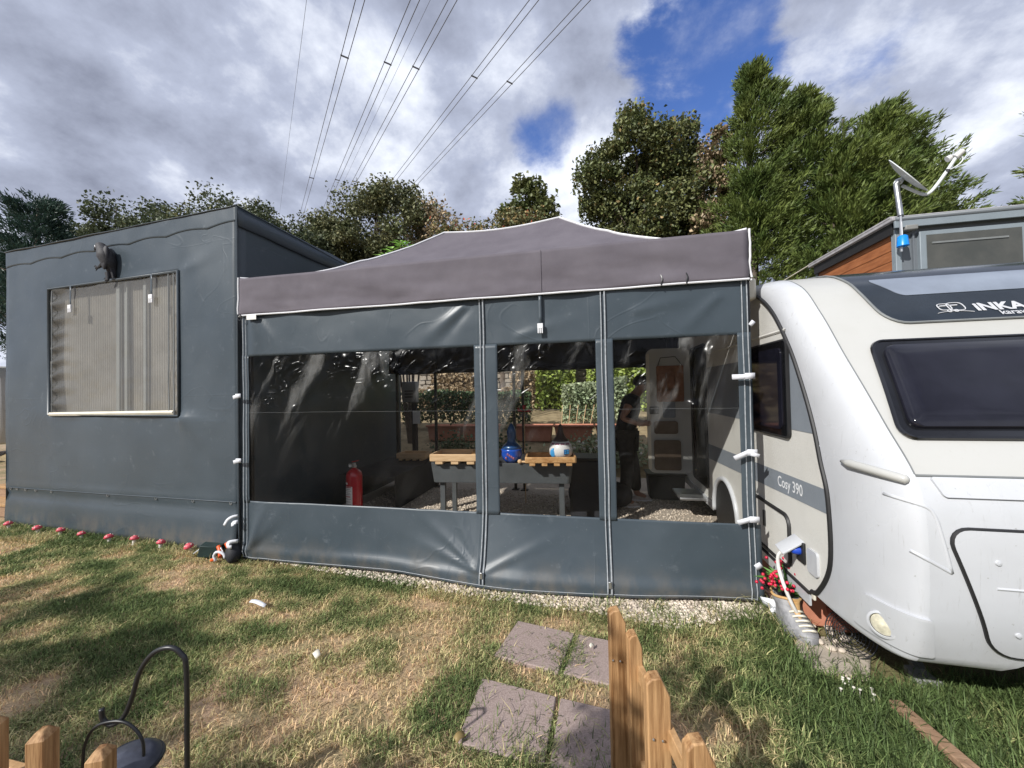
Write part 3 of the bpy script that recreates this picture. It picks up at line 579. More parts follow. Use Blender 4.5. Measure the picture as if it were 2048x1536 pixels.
def build_tent():
    t = thing('awning_tent', 'tall anthracite tarpaulin annexe tent with a curtained window', 'tent', (-5.6, 4.6, 0))
    ss = sorted(set(lin(0, TL, 64) + [WS0, WS1])); zs = sorted(set(lin(0.0, 3.58, 66) + [WZ0, WZ1]))
    part(t, 'front_panel', MB().grid(lambda s, z: twall(s, z, wall_relief(s, z) if not (WS0 - .01 < s < WS1 + .01 and WZ0 - .01 < z < WZ1 + .01) else 0.0), ss, zs, lambda s, z: WS0 < s < WS1 and WZ0 < z < WZ1), 'tarp', ang=180, thick=0.004)
    b3 = lambda y, z: (-3.602 + 0.03 * fbm(y * 0.8, z * 0.8, 4.2) * min(1, (y - 3.3) * 2), y, z)
    part(t, 'side_panel', MB().grid(b3, lin(3.303, 6.7, 30), lin(0, 3.56, 30)), 'tarp', ang=180, thick=0.004)
    part(t, 'rear_panel', MB().grid(lambda x, z: (x, 6.7 + 0.3 * (-3.6 - x) / 4.04, z), lin(-7.64, -3.6, 8), lin(0, 3.5, 6)), 'tarp', thick=0.004)
    part(t, 'far_side_panel', MB().grid(lambda y, z: (-7.64, y, z), lin(3.6, 7.0, 8), lin(0, 3.5, 6)), 'tarp', thick=0.004)
    def roof(s, v):
        p = TA + TE * s; e = min(v, 1 - v) * 2
        return (p.x, p.y - 0.02 + 3.44 * v, 3.585 - 0.05 * (1 - abs(2 * v - 1)) * 0.5 + 0.012 * nz(s * 2, v * 5) - 0.04 * v)
    part(t, 'roof', MB().grid(roof, lin(-0.02, TL + 0.02, 30), lin(0, 1, 14)), 'tarp', ang=180, thick=0.006)
    # roof hem turned over the eave, with scalloped edge pressed through from beneath
    def hem(s, v):
        zb = 3.36 + 0.010 * s + 0.03 * abs(sin(s * 2 * pi / 0.62 / 2 + 0.4)); z = 3.59 - (3.59 - zb) * v
        return twall(s, z, wall_relief(s, z) + 0.0045)
    part(t, 'scalloped_hem', MB().grid(hem, lin(0, TL, 130), lin(0, 1, 9)), 'tarp', ang=180, thick=0.002)
    part(t, 'corner_piping', MB().tube([(TA + TE * TL + Vector((0.004, -0.006, z))) for z in lin(0.02, 3.60, 24)], 0.011, 6), 'tarp_trim')
    part(t, 'side_hem', MB().grid(lambda y, v: (-3.590 + 0.012 * v, y, 3.58 - 0.20 * v - 0.02 * nz(y * 2, 1)), lin(3.3, 6.7, 40), [0, .5, 1]), 'tarp', ang=180, thick=0.004)
    part(t, 'skirt_seam', MB().tube([twall(s, 0.465 + 0.012 * s, wall_relief(s, 0.465 + 0.012 * s) + 0.002) for s in lin(0.02, TL - .02, 60)], 0.0045, 6), 'tarp_trim')
    for i, s in enumerate((0.10, 0.24, 0.44, 0.66, 1.0, 2.05, 2.85, 3.42, 3.95)):
        z = 0.45 + 0.012 * s; p = twall(s, z, wall_relief(s, z) + 0.003)
        part(t, 'eyelet', MB().tube([p + Vector((0.014 * cos(a), 0, 0.014 * sin(a))) for a in lin(0, 2 * pi * 7 / 8, 8)], 0.004, 5, closed=True), 'steel')
    # window: film, frame hem, curtain behind, mullions
    w = part(t, 'window', MB().tube([twall(*q, 0.012) for q in ((WS0, WZ0 + 0.02), (WS0 - 0.01, WZ1), (WS1, WZ1 - 0.01), (WS1 + 0.01, WZ0))], 0.018, 6, closed=True), 'tarp_trim', ang=60)
    def film(s, z):
        e = min(s - WS0, WS1 - s); wr = 0.020 * sin(z * 34 + 3 * nz(s * 2, z)) * math.exp(-(max(0, s - WS0 - 0.10) / 0.25) ** 2) * (1 if s > WS0 + 0.05 else 0)
        wr += 0.010 * sin(z * 48) * math.exp(-(max(0, WS1 - s) / 0.06) ** 2)
        return twall(s, z, 0.004 + 0.014 * fbm(s * 1.8, z * 2.2, 6) + wr)
    part(w, 'pane', MB().grid(film, lin(WS0, WS1, 90), lin(WZ0, WZ1, 80)), 'window_film', ang=180)
    def curt(s, z): return twall(s, z, -0.10 + 0.006 * sin(s * 150) + 0.02 * nz(s * 1.5, z))
    part(w, 'net_curtain', MB().grid(curt, lin(WS0 - 0.2, WS1 + 0.2, 420), [WZ0 - 0.15, 2.0, WZ1 + 0.15]), 'net_curtain', ang=180)
    for s, wd in ((2.10, 0.06), (2.24, 0.05), (2.56, 0.045)):
        part(w, 'mullion', MB().box(twall(s, (WZ0 + WZ1) / 2, -0.065), (wd, 0.02, WZ1 - WZ0 + 0.1), Matrix.Rotation(math.atan2(TE.y, TE.x), 3, 'Z')), 'frame_grey', bevel=0.004)
    for s in (WS0 + 0.075, WS1 - 0.13, WS1 - 0.05):
        part(w, 'zip', MB().tube([twall(s + 0.008 * nz(z * 3, s), z, 0.022) for z in lin(WZ0 + 0.01, WZ1 - 0.03, 30)], 0.006, 5), 'frame_grey')
    part(w, 'sill', MB().tube([twall(s, 1.425 + 0.015 * (s - WS0) / 2.2, 0.012) for s in lin(WS0 + 0.03, WS1 - 0.06, 12)], [0.026] * 12, 6), 'sill_white')
    for s in (1.41, 2.83):
        st = part(t, 'roll_up_strap', MB().grid(lambda a, z: twall(s + a + 0.01 * (2.97 - z), z, 0.035), [-0.013, 0.013], lin(2.75, 2.99, 5)), 'tarp_trim', thick=0.003)
        sx = s + 0.003
        bk = MB(); bk.box(twall(sx, 2.735, 0.042), (0.06, 0.018, 0.05), Matrix.Rotation(math.atan2(TE.y, TE.x), 3, 'Z'))
        for d in (-0.022, 0.0, 0.022): bk.box(twall(sx + d, 2.69, 0.042), (0.014, 0.014, 0.05), Matrix.Rotation(math.atan2(TE.y, TE.x), 3, 'Z'))
        part(st, 'buckle', bk, 'white_trim', bevel=0.003)
    # eagle ornament fixed to the wall
    c = twall(2.08, 3.24, 0.10); h = thing('eagle_figure', 'grey and white moulded eagle ornament on the tent wall above the window', 'ornament', tuple(twall(2.08, 3.06, 0.0)))
    def tp(s, z, o): return twall(2.10 + s * 0.88, 3.245 + z * 0.88, o * 0.62)
    body = cr3([tp(-0.10, 0.150, 0.11), tp(-0.06, 0.165, 0.12), tp(-0.02, 0.12, 0.12), tp(0.03, 0.04, 0.11), tp(0.06, -0.05, 0.09), tp(0.075, -0.15, 0.05), tp(0.08, -0.25, 0.03)], 22)
    rad = [float(np.interp(i, [0, 3, 7, 11, 15, 18, 21], [0.022, 0.045, 0.055, 0.082, 0.068, 0.032, 0.026])) for i in range(22)]
    part(h, 'body', MB().tube(body, rad, 14), 'bird_pale', ang=180)
    part(h, 'breast', MB().ell(tp(-0.035, 0.03, 0.125), (0.040, 0.030, 0.085), 12, 8, Matrix.Rotation(-0.25, 3, 'Y')), 'boot_grey', ang=180)
    part(h, 'head', MB().ell(tp(-0.085, 0.158, 0.12), (0.046, 0.038, 0.026), 14, 8, Matrix.Rotation(0.25, 3, 'Y')), 'white_trim', ang=180)
    part(h, 'beak', MB().tube([tp(-0.125, 0.152, 0.125), tp(-0.155, 0.142, 0.128), tp(-0.168, 0.118, 0.128)], [0.020, 0.014, 0.003], 8), 'bird_dark')
    for d in (0.028, 0.0):
        wg = MB(); wg.ell(tp(0.075, -0.01 - d, 0.15 - d * 2), (0.050, 0.028, 0.14), 12, 8, Matrix.Rotation(0.10, 3, 'Y')); part(h, 'wing', wg, 'bird_dark', ang=180)
    for k in range(3): part(h, 'tail_feather', MB().tube([tp(0.07 + 0.012 * k, -0.13, 0.08), tp(0.055 + 0.03 * k, -0.27, 0.06)], [0.020, 0.012], 6), 'bird_dark')
    for (s0, z0, s1, z1) in ((-0.03, -0.07, -0.12, -0.115), (0.06, -0.2, 0.075, -0.30)):
        lg = part(h, 'leg', MB().tube([tp(s0, z0, 0.10), tp(s1, z1, 0.11)], [0.028, 0.012], 8), 'bird_dark')
        for k in (-1, 0, 1): part(lg, 'talon', MB().tube([tp(s1, z1, 0.11), tp(s1 - 0.030, z1 + 0.02 * k + 0.005, 0.12 + 0.01 * k), tp(s1 - 0.05, z1 + 0.026 * k - 0.012, 0.12 + 0.012 * k)], [0.010, 0.008, 0.002], 6), 'bird_dark')
build_tent()

# ------------------------------------------------------------------ gazebo and its front curtain
GX0, GX1, GY0, GY1, GE = -3.37, 1.13, 3.14, 6.14, 2.75
RA = Vector((-1.84, 4.64, 3.65)); RB = Vector((-0.36, 4.64, 3.68))
def gsurf(x, z):
    """distance of the curtain from its plane, towards the viewer"""
    d = 0.012 * fbm(x * 0.9, z * 0.8, 3) + 0.004 * fbm(x * 3, z * 2.5, 7)
    flare = max(0.0, (0.62 - z) / 0.62)
    d += (0.17 * math.exp(-((x + 0.75) / 0.75) ** 2) + 0.10 * math.exp(-((x - 0.25) / 0.6) ** 2) + 0.04 * math.exp(-((x + 2.2) / 0.8) ** 2)) * flare ** 1.3
    if z < 0.62:                                                                           # hem kicked out along the ground
        d += 0.022 * math.exp(-((z - 0.11 + 0.03 * nz(x * 1.2, 2)) / 0.045) ** 2) * (0.75 + 0.5 * nz(x * 0.9, 6))
        for a, w in ((2.52, 0.030), (2.83, 0.020), (2.1, 0.020), (1.75, 0.010), (0.45, 0.014)):      # folds drawn to the foot of the first zip
            dx, dz = x + 0.93, z - 0.13; al = dx * cos(a) + dz * sin(a); ac = -dx * sin(a) + dz * cos(a)
            if al > 0: d += w * math.exp(-(ac / (0.012 + 0.06 * al)) ** 2) * math.exp(-(al / 0.5) ** 2) * min(1, al / 0.06)
        for a, w in ((1.15, 0.03), (0.8, 0.02), (1.45, -0.02)):
            dx, dz = x + 3.30, z - 0.12; al = dx * cos(a) + dz * sin(a); ac = -dx * sin(a) + dz * cos(a)
            if al > 0: d += w * math.exp(-(ac / (0.02 + 0.14 * al)) ** 2) * math.exp(-(al / 0.5) ** 2)
    if z > 1.9:
        for cx, cz, a, w in ((-1.05, 2.34, 3.75, 0.020), (-1.02, 2.36, 4.0, -0.014), (-3.2, 2.4, -1.0, 0.014), (-3.25, 2.4, -1.3, 0.016), (-0.62, 2.05, 0.25, 0.010), (0.3, 2.2, 0.2, 0.010), (0.95, 2.3, 3.9, 0.012)):
            dx, dz = x - cx, z - cz; al = dx * cos(a) + dz * sin(a); ac = -dx * sin(a) + dz * cos(a)
            if al > 0: d += w * math.exp(-(ac / (0.02 + 0.10 * al)) ** 2) * math.exp(-(al / 0.4) ** 2)
    d += 0.02 * math.exp(-((x + 3.24) / 0.05) ** 2) * (0.6 + 0.4 * nz(z * 2, 1))
    return d
def gp(x, z, off=0.0): return Vector((x, GY0 - gsurf(x, z) - off, z))
def pane_relief(x, z, k):
    top = math.exp(-((1.99 - z) / 0.30) ** 2)
    w = 0.016 * fbm(x * 1.6, z * 1.3, k) + 0.022 * top * fbm(x * 5, z * 3.2, k + 3) + 0.010 * top * abs(nz(x * 13, z * 8, k))
    if k == 1:
        for cx, cz, a in ((-3.15, 1.9, -1.45), (-3.0, 1.95, -1.35), (-2.1, 1.97, -0.9), (-1.9, 1.97, -0.75), (-2.8, 1.5, -1.4)):
            dx, dz = x - cx, z - cz; al = dx * cos(a) + dz * sin(a); ac = -dx * sin(a) + dz * cos(a)
            if al > 0: w += 0.028 * math.exp(-(ac / (0.02 + 0.05 * al)) ** 2) * math.exp(-(al / 0.55) ** 2)
    if k == 2:
        dx, dz = x + 0.50, z - 1.98; a = -2.15; al = dx * cos(a) + dz * sin(a); ac = -dx * sin(a) + dz * cos(a)
        if al > 0: w += 0.04 * math.exp(-(ac / 0.05) ** 4) * math.exp(-(al / 0.4) ** 2)
    if k == 3:
        for cx, cz, a, ww in ((0.95, 2.0, -1.95, 0.07), (1.02, 1.8, -1.75, 0.05), (0.75, 1.5, -1.5, 0.05)):
            dx, dz = x - cx, z - cz; al = dx * cos(a) + dz * sin(a); ac = -dx * sin(a) + dz * cos(a)
            if al > 0: w += 0.04 * math.exp(-(ac / ww) ** 4) * math.exp(-(al / 0.55) ** 2)
    return w
def build_gazebo():
    g = thing('gazebo', 'pop-up gazebo with grey-mauve canopy and white piping between tent and caravan', 'gazebo', (-1.12, 4.64, 0))
    E = [Vector((GX0, GY0 - 0.02, GE)), Vector((GX1, GY0 - 0.02, GE)), Vector((GX1, GY1, GE)), Vector((GX0, GY1, GE))]
    def face(e0, e1, r0, r1, k):
        def f(u, t):
            e = e0.lerp(e1, u); r = r0.lerp(r1, u); p = e.lerp(r, t); zr = r.z - 0.05 * sin(pi * u) * (1 if (r1 - r0).length > 0.1 else 0)
            p.z = GE + (zr - GE) * t ** 1.5 + (0.022 * fbm(p.x * 1.4, p.y * 1.8, k) + 0.010 * nz(p.x * 5, p.y * 4, k)) * sin(pi * min(1, t * 1.0)) - 0.03 * sin(pi * u) * sin(pi * t) 
            return p
        return f
    for k, (a, b, c, d) in enumerate(((E[0], E[1], RA, RB), (E[1], E[2], RB, RB), (E[2], E[3], RB, RA), (E[3], E[0], RA, RA))):
        part(g, 'roof_panel', MB().grid(face(a, b, c, d, k), lin(0, 1, 50), lin(0, 1, 26)), 'canopy_cloth', ang=180)
    def val(i):
        e0, e1 = E[i], E[(i + 1) % 4]; n = Vector((e1.y - e0.y, e0.x - e1.x, 0)).normalized()
        def f(u, v):
            x = e0.lerp(e1, u); z = GE - 0.36 * v
            w = 0.014 * fbm(u * 7, v * 2.2, i) * (0.3 + v) + 0.007 * fbm(u * 16, v * 5, i + 4) * v + 0.016 * v * sin(v * 9 + 8 * nz(u * 4, 2.2)) * max(0, nz(u * 5, 1.7 + i)) * 1.4 + 0.012
            for c, s in ((0.92, 2.6), (0.72, 2.2), (0.36, 2.4)): w += 0.016 * math.exp(-(((u - c) * 8 - (v - 0.5) * s) / 0.5) ** 2) * v
            return Vector((x.x, x.y, z)) + n * w
        return f
    for i in range(4): part(g, 'valance', MB().grid(val(i), lin(0, 1, 120 if i == 0 else 40), lin(0, 1, 16)), 'canopy_cloth', ang=180, thick=0.003)
    for i in range(4):
        f = val(i); part(g, 'hem_piping', MB().tube([Vector(f(u, 1.0)) + Vector((0, 0, -0.004)) for u in lin(0, 1, 60)], 0.0078, 6), 'white_trim')
        part(g, 'corner_piping', MB().tube([Vector(f(0, v)) + Vector((-0.004 if i in (0, 3) else 0.004, -0.004, 0.01)) for v in lin(0, 1, 8)], 0.0078, 6), 'white_trim')
    fr = face(E[0], E[1], RA, RB, 0)
    for u in (0, 1):
        f1 = face(E[0], E[1], RA, RB, 0); f2 = face(E[2], E[3], RB, RA, 2)
        for f in (f1, f2): part(g, 'hip_piping', MB().tube([Vector(f(u, t)) + Vector((0, 0, 0.008)) for t in lin(0.0, 1, 26)], 0.012, 6), 'white_trim')
    part(g, 'ridge_piping', MB().tube([Vector(fr(u, 1)) + Vector((0, 0, 0.008)) for u in lin(0, 1, 20)], 0.012, 6), 'white_trim')
    part(g, 'valance_seam', MB().tube([Vector(val(0)(0.66, v)) + Vector((0, -0.004, 0)) for v in lin(0.02, 0.98, 8)], 0.004, 5), 'canopy_cloth')
    for u in (0.865, 0.905): part(g, 'toggle_cord', MB().tube([Vector(val(0)(u, v)) + Vector((0.004 * sin(v * 30), -0.012, 0)) for v in lin(0.80, 1.03, 8)], 0.005, 5), 'black_metal')
    part(g, 'care_label', MB().box((-3.21, GY0 - 0.05, 2.36), (0.11, 0.003, 0.045)), 'label_paper')
    part(g, 'pull_ring', MB().tube([Vector((-3.345 + 0.02 * cos(a), GY0 - 0.05, 2.365 + 0.028 * sin(a))) for a in lin(0, 2 * pi * 11 / 12, 12)], 0.004, 5, closed=True), 'black_metal')
    for x, y in ((GX0 + 0.04, GY0 + 0.05), (GX1 + 0.0, GY0 + 0.035), (GX1 - 0.04, GY1 - 0.04), (GX0 + 0.04, GY1 - 0.04), (-1.27, GY1 - 0.02), (-1.12, GY1 - 0.05), (-2.63, GY1 - 0.02)):
        l = part(g, 'leg', MB().box((x, y, 1.37), (0.042, 0.042, 2.7)), 'black_metal', bevel=0.004)
        part(l, 'foot_plate', MB().box((x, y, 0.014), (0.11, 0.11, 0.012)), 'black_metal')
    for a, b in (((GX0, 4.64), (-1.12, 4.64)), ((-1.12, 4.64), (GX1, 4.64)), ((GX0 + .04, GY0 + .05), (-1.12, 4.64)), ((GX1 - .04, GY0 + .05), (-1.12, 4.64)), ((GX0 + .04, GY1 - .05), (-1.12, 4.64)), ((GX1 - .04, GY1 - .05), (-1.12, 4.64))):
        part(g, 'truss_bar', MB().bar((*a, 2.62), (*b, 2.85), 0.02, 0.035), 'black_metal')
    # rolled-up rear curtain and its dark top band
    bc = thing('rear_curtain', 'dark tarpaulin band hanging along the rear edge of the gazebo', 'curtain', (-1.1, GY1, 1.93))
    part(bc, 'band', MB().grid(lambda x, z: (x, GY1 + 0.02 + 0.012 * fbm(x * 1.2, z * 2), z), lin(GX0 - 0.15, GX1 + 0.135, 50), lin(1.94, 2.74, 8)), 'dark_fabric', ang=180, thick=0.004)
    part(bc, 'rolled_hem', MB().tube([(x, GY1 + 0.02, 1.955 + 0.012 * nz(x * 1.5, 3)) for x in lin(GX0, GX1, 30)], 0.035, 8), 'dark_fabric')

    c = thing('front_curtain', 'anthracite tarpaulin curtain with three clear film windows and two zips', 'curtain', (-1.12, GY0, 0))
    top = lambda x: 2.52; P = [(-3.30, -0.985, 1), (-0.80, 0.030, 2), (0.145, 1.06, 3)]
    zb = lambda x: 0.03 + 0.02 * nz(x * 0.8, 5)
    part(c, 'upper_band', MB().grid(lambda x, v: gp(x, 1.985 + 0.56 * v), lin(GX0, GX1, 150), lin(0, 1, 22)), 'tarp', ang=180, thick=0.004)
    part(c, 'lower_band', MB().grid(lambda x, v: gp(x, zb(x) + (0.585 - zb(x)) * v), lin(GX0, GX1 + 0.04, 170), lin(0, 1, 34)), 'tarp', ang=180, thick=0.004)
    for x0, x1 in ((GX0, -3.29), (-0.995, -0.79), (0.02, 0.155), (1.05, GX1 + 0.01)):
        part(c, 'upright_band', MB().grid(lambda u, z: gp(x0 + (x1 - x0) * u, z, 0.004 + 0.004 * sin(pi * u) + 0.003 * nz(z * 6, x0)), lin(0, 1, 12), lin(0.57, 2.0, 40)), 'tarp', ang=180, thick=0.003)
    for x0, x1, k in P:
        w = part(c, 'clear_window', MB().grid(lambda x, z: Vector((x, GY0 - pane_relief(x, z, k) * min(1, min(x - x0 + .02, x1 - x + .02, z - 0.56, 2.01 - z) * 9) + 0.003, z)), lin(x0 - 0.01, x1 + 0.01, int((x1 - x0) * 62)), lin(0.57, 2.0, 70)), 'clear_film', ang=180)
        part(w, 'weld_seam', MB().tube([Vector((x, GY0 - pane_relief(x, 1.44, k) * 0.8 - 0.003, 1.44 + 0.004 * nz(x * 3, 2))) for x in lin(x0, x1, 50)], 0.0007, 4), 'frame_grey')
    for zx in (-0.915, 0.085):
        for d, r, m in ((-0.018, 0.0045, 'grey_zip'), (0.012, 0.006, 'grey_zip')):
            z_ = part(c, 'zip', MB().tube([gp(zx + d + 0.004 * nz(z * 2.5, zx), z, 0.016) for z in lin(0.06, 2.5, 70)], r, 6), m)
        part(z_, 'zip_slider', MB().box(gp(zx, 0.13, 0.03), (0.022, 0.016, 0.05)), 'steel', bevel=0.003)
    for x, r in ((GX0 + 0.02, 0.004), (GX0 + 0.055, 0.003), (GX1 - 0.045, 0.004), (GX1 - 0.01, 0.004)):
        part(c, 'edge_stitching', MB().tube([gp(x + 0.006 * nz(z * 1.6, x), z, 0.012) for z in lin(0.05, 2.4, 40)], r, 5), 'grey_zip')
    part(c, 'bottom_stitching', MB().tube([gp(x, zb(x) + 0.022, 0.006) for x in lin(GX0, GX1, 90)], 0.0022, 4), 'grey_zip')
    st = part(c, 'roll_up_strap', MB().grid(lambda a, z: gp(-0.415 + a, z, 0.03), [-0.013, 0.013], lin(2.14, 2.40, 5)), 'tarp_trim', thick=0.003)
    bk = MB().box(gp(-0.415, 2.125, 0.036), (0.045, 0.015, 0.04))
    for d in (-0.016, 0, 0.016): bk.box(gp(-0.415 + d, 2.085, 0.036), (0.010, 0.011, 0.04))
    part(st, 'buckle', bk, 'white_trim', bevel=0.002)
    # hook-and-loop straps that tie the curtain to the legs
    def strap(path, w, lbl, grp):
        b = MB(); n = len(path); vs = []
        for i, p in enumerate(path):
            t = (Vector(path[min(i + 1, n - 1)]) - Vector(path[max(i - 1, 0)])).normalized(); s = Vector((0, -1, 0)).cross(t)
            if s.length < 0.1: s = Vector((0, 0, 1))
            s.normalize(); vs += [Vector(p) - s * w / 2, Vector(p) + s * w / 2]
        b.add(vs, [(2 * i, 2 * i + 1, 2 * i + 3, 2 * i + 2) for i in range(n - 1)])
        part(c, 'tie_strap', b, 'white_webbing', ang=20, thick=0.002)
    for z, tl in ((1.60, 0.02), (0.98, -0.05)):
        strap([(-3.425, 3.085, z - 0.012 + tl * 0.1), (-3.37, 3.075, z)], 0.036, '', ''); strap([(-3.375, 3.066, z + 0.004), (-3.315, 3.066, z + 0.006)], 0.042, '', '')
    strap(cr3([(-3.37, 3.08, 0.455), (-3.41, 3.06, 0.45), (-3.46, 3.05, 0.42), (-3.50, 3.05, 0.365)], 10), 0.026, '', '')
    strap(cr3([(-3.37, 3.08, 0.40), (-3.405, 3.06, 0.39), (-3.40, 3.05, 0.365)], 6), 0.035, '', '')
    strap(cr3([(-3.37, 3.08, 0.215), (-3.42, 3.05, 0.215), (-3.445, 3.04, 0.20), (-3.43, 3.03, 0.175), (-3.40, 3.04, 0.17)], 12), 0.034, '', '')
    for z, x0, s in ((1.67, 0.99, 0.0), (1.12, 0.99, 0.045), (0.64, 1.0, 0.03)):
        strap([(x0, 3.085, z - s), (1.075, 3.075, z), (1.085, 3.070, z + 0.002)], 0.036, '', ''); strap([(1.07, 3.066, z + 0.004), (1.135, 3.066, z + 0.004)], 0.044, '', '')
    strap([(1.09, 3.062, 1.115), (1.145, 3.058, 1.10)], 0.028, '', '')
    strap([(1.115, 3.07, 2.04), (1.14, 3.07, 2.07)], 0.03, '', ''); strap([(1.105, 3.06, 0.335), (1.13, 3.06, 0.30)], 0.045, '', '')
    strap(cr3([(1.13, 3.05, 0.075), (1.17, 3.0, 0.085), (1.21, 2.98, 0.05), (1.16, 2.98, 0.03)], 10), 0.075, '', '')
build_gazebo()

# ------------------------------------------------------------------ things under the gazebo
def build_inside():
    # raised grey trough table
    rz = Matrix.Rotation(R(4.5), 3, 'Z'); C = Vector((-1.10, 4.62, 0))
    def W(x, y, z): return C + rz @ Vector((x, y, z))
    t = thing('planting_trough', 'raised grey plastic planting trough on four legs', 'planter', (-1.12, 4.75, 0))
    prof = [(0.80, 0.30), (0.84, 0.33), (0.86, 0.36)]
    b = MB(); hx0, hy0, hx1, hy1 = 0.80, 0.32, 0.83, 0.34
    def ring(hx, hy, z): return [W(a, b_, z) for a, b_ in rrect(-hx, hx, -hy, hy, 0.05, 4)]
    rings = [ring(hx0, hy0, 0.545), ring(hx1, hy1, 0.775), ring(hx1 - 0.03, hy1 - 0.03, 0.775), ring(hx0 - 0.04, hy0 - 0.04, 0.60)]
    n = len(rings[0]); vs = sum(rings, []); fs = [(r * n + i, r * n + (i + 1) % n, (r + 1) * n + (i + 1) % n, (r + 1) * n + i) for r in range(3) for i in range(n)] + [tuple(range(n))[::-1], tuple(3 * n + i for i in range(n))]
    part(t, 'trough', b.add(vs, fs), 'trough_grey', bevel=0.004)
    part(t, 'lid', MB().box(W(0, 0.0, 0.765), (1.62, 0.65, 0.012), rz), 'black_metal', bevel=0.003)
    for sx in (-0.70, 0.70):
        for sy in (-0.24, 0.24):
            part(t, 'leg', MB().box(W(sx, sy, 0.28), (0.055, 0.055, 0.54), rz).box(W(sx - 0.032, sy, 0.28), (0.006, 0.03, 0.5), rz), 'trough_grey', bevel=0.004)
    def tray(cx, cy, z, L_, D_, m, label, yaw=4.5, hgt=0.085):
        q = Matrix.Rotation(R(yaw), 3, 'Z'); c = Vector((cx, cy, z)); o = thing('wooden_tray', label, 'tray', tuple(c))
        p = lambda x, y, z_: c + q @ Vector((x, y, z_))
        part(o, 'rim', MB().box(p(0, -D_ / 2, 0.03 + hgt / 2), (L_, 0.022, hgt), q), m, bevel=0.012); part(o, 'rim', MB().box(p(0, D_ / 2, 0.03 + hgt / 2), (L_, 0.022, hgt), q), m, bevel=0.012)
        for s in (-1, 1): part(o, 'rim', MB().box(p(s * (L_ / 2 - 0.012), 0, 0.03 + hgt / 2), (0.022, D_ - 0.03, hgt - 0.004), q), m, bevel=0.004)
        part(o, 'base', MB().box(p(0, 0, 0.036), (L_ - 0.03, D_ - 0.03, 0.012), q), m)
        for i in range(4): part(o, 'foot', MB().box(p((i - 1.5) * L_ / 4.2, 0, 0.015), (L_ / 9, D_ + 0.015, 0.03), q), m, bevel=0.003)
    tray(-1.50, 4.385, 0.775, 0.78, 0.40, 'tray_wood', 'pale plain wooden tray on the end of the grey trough')
    tray(-0.50, 4.37, 0.775, 0.56, 0.36, 'tray_wood_dark', 'orange-brown grained wooden tray carrying the white painted gourd', 7, 0.068)
    def gourd(name, x, y, z, prof, m, label):
        o = thing(name, label, 'ornament', (x, y, z)); part(o, 'body', MB().lathe(prof, (x, y, z), 24), m, ang=180); return o
    # blue gourd
    o = gourd('painted_gourd', -0.95, 4.38, 0.775, [(0.0, 0.0), (0.07, 0.004), (0.105, 0.04), (0.122, 0.09), (0.118, 0.135), (0.125, 0.16)], 'blue_glaze', 'glossy blue gourd ornament with tall neck standing on the trough')
    part(o, 'neck', MB().lathe([(0.125, 0.16), (0.10, 0.195), (0.06, 0.225), (0.045, 0.26), (0.05, 0.31), (0.055, 0.35), (0.04, 0.40), (0.018, 0.44), (0.0, 0.452)], (-0.95, 4.38, 0.775), 24), 'blue_deep', ang=180)
    for k in range(5):
        a = -pi / 2 + 0.25 * (k - 2) * 0.7; r = 0.124
        part(o, 'painted_mark', MB().ell((-0.95 + r * cos(a), 4.38 + r * sin(a), 0.775 + 0.085 + 0.014 * ((k * 3) % 4 - 1.5)), (0.012, 0.006, 0.016), 8, 5), 'paint_mauve')
    o2 = gourd('painted_gourd', -1.30, 4.44, 0.817, [(0.0, 0.0), (0.05, 0.004), (0.075, 0.04), (0.072, 0.08), (0.04, 0.12), (0.03, 0.17), (0.0, 0.20)], 'blue_deep', 'small dark blue gourd ornament in the pale wooden tray')
    o3 = gourd('painted_gourd', -1.42, 4.46, 0.817, [(0.0, 0.0), (0.04, 0.003), (0.05, 0.03), (0.035, 0.06), (0.02, 0.075), (0.0, 0.082)], 'boot_tan', 'little tan gourd ornament in the pale wooden tray')
    # white gourd house
    x, y, z = -0.38, 4.365, 0.835
    o = gourd('gourd_house', x, y, z, [(0.0, 0.0), (0.09, 0.004), (0.128, 0.05), (0.132, 0.10), (0.118, 0.155), (0.09, 0.19), (0.06, 0.205)], 'gourd_white', 'white gourd painted as a little house with brown pointed top, in the tray')
    part(o, 'cone_roof', MB().lathe([(0.088, 0.188), (0.075, 0.215), (0.05, 0.245), (0.036, 0.285), (0.028, 0.33), (0.018, 0.37), (0.0, 0.385)], (x, y, z), 20), 'gourd_brown', ang=180)
    part(o, 'painted_door', MB().ell((x - 0.075, y - 0.106, z + 0.075), (0.034, 0.010, 0.050), 14, 8, Matrix.Rotation(0.6 - pi / 2 + 1.0, 3, 'Z')), 'paint_sky')
    w = part(o, 'painted_window', MB().box((x + 0.070, y - 0.108, z + 0.085), (0.062, 0.012, 0.056), Matrix.Rotation(0.58, 3, 'Z')), 'blue_deep', bevel=0.003)
    for dx in (-0.014, 0.014):
        for dz in (-0.012, 0.012): part(w, 'pane', MB().box((x + 0.070 + dx * 0.84 + 0.004, y - 0.115 + dx * 0.55 + 0.000, z + 0.085 + dz), (0.020, 0.004, 0.016), Matrix.Rotation(0.58, 3, 'Z')), 'paint_sky')
    for k in range(4):
        a = -pi / 2 + (k - 1.5) * 0.55; part(o, 'painted_tile', MB().box((x + 0.107 * cos(a), y + 0.107 * sin(a), z + 0.167), (0.045, 0.012, 0.022), Matrix.Rotation(a + pi / 2, 3, 'Z')), 'paint_mauve', bevel=0.003)
    # mallet
    o = thing('wooden_mallet', 'pale turned wooden mallet lying beside the grained tray', 'mallet', (-0.80, 4.34, 0.776))
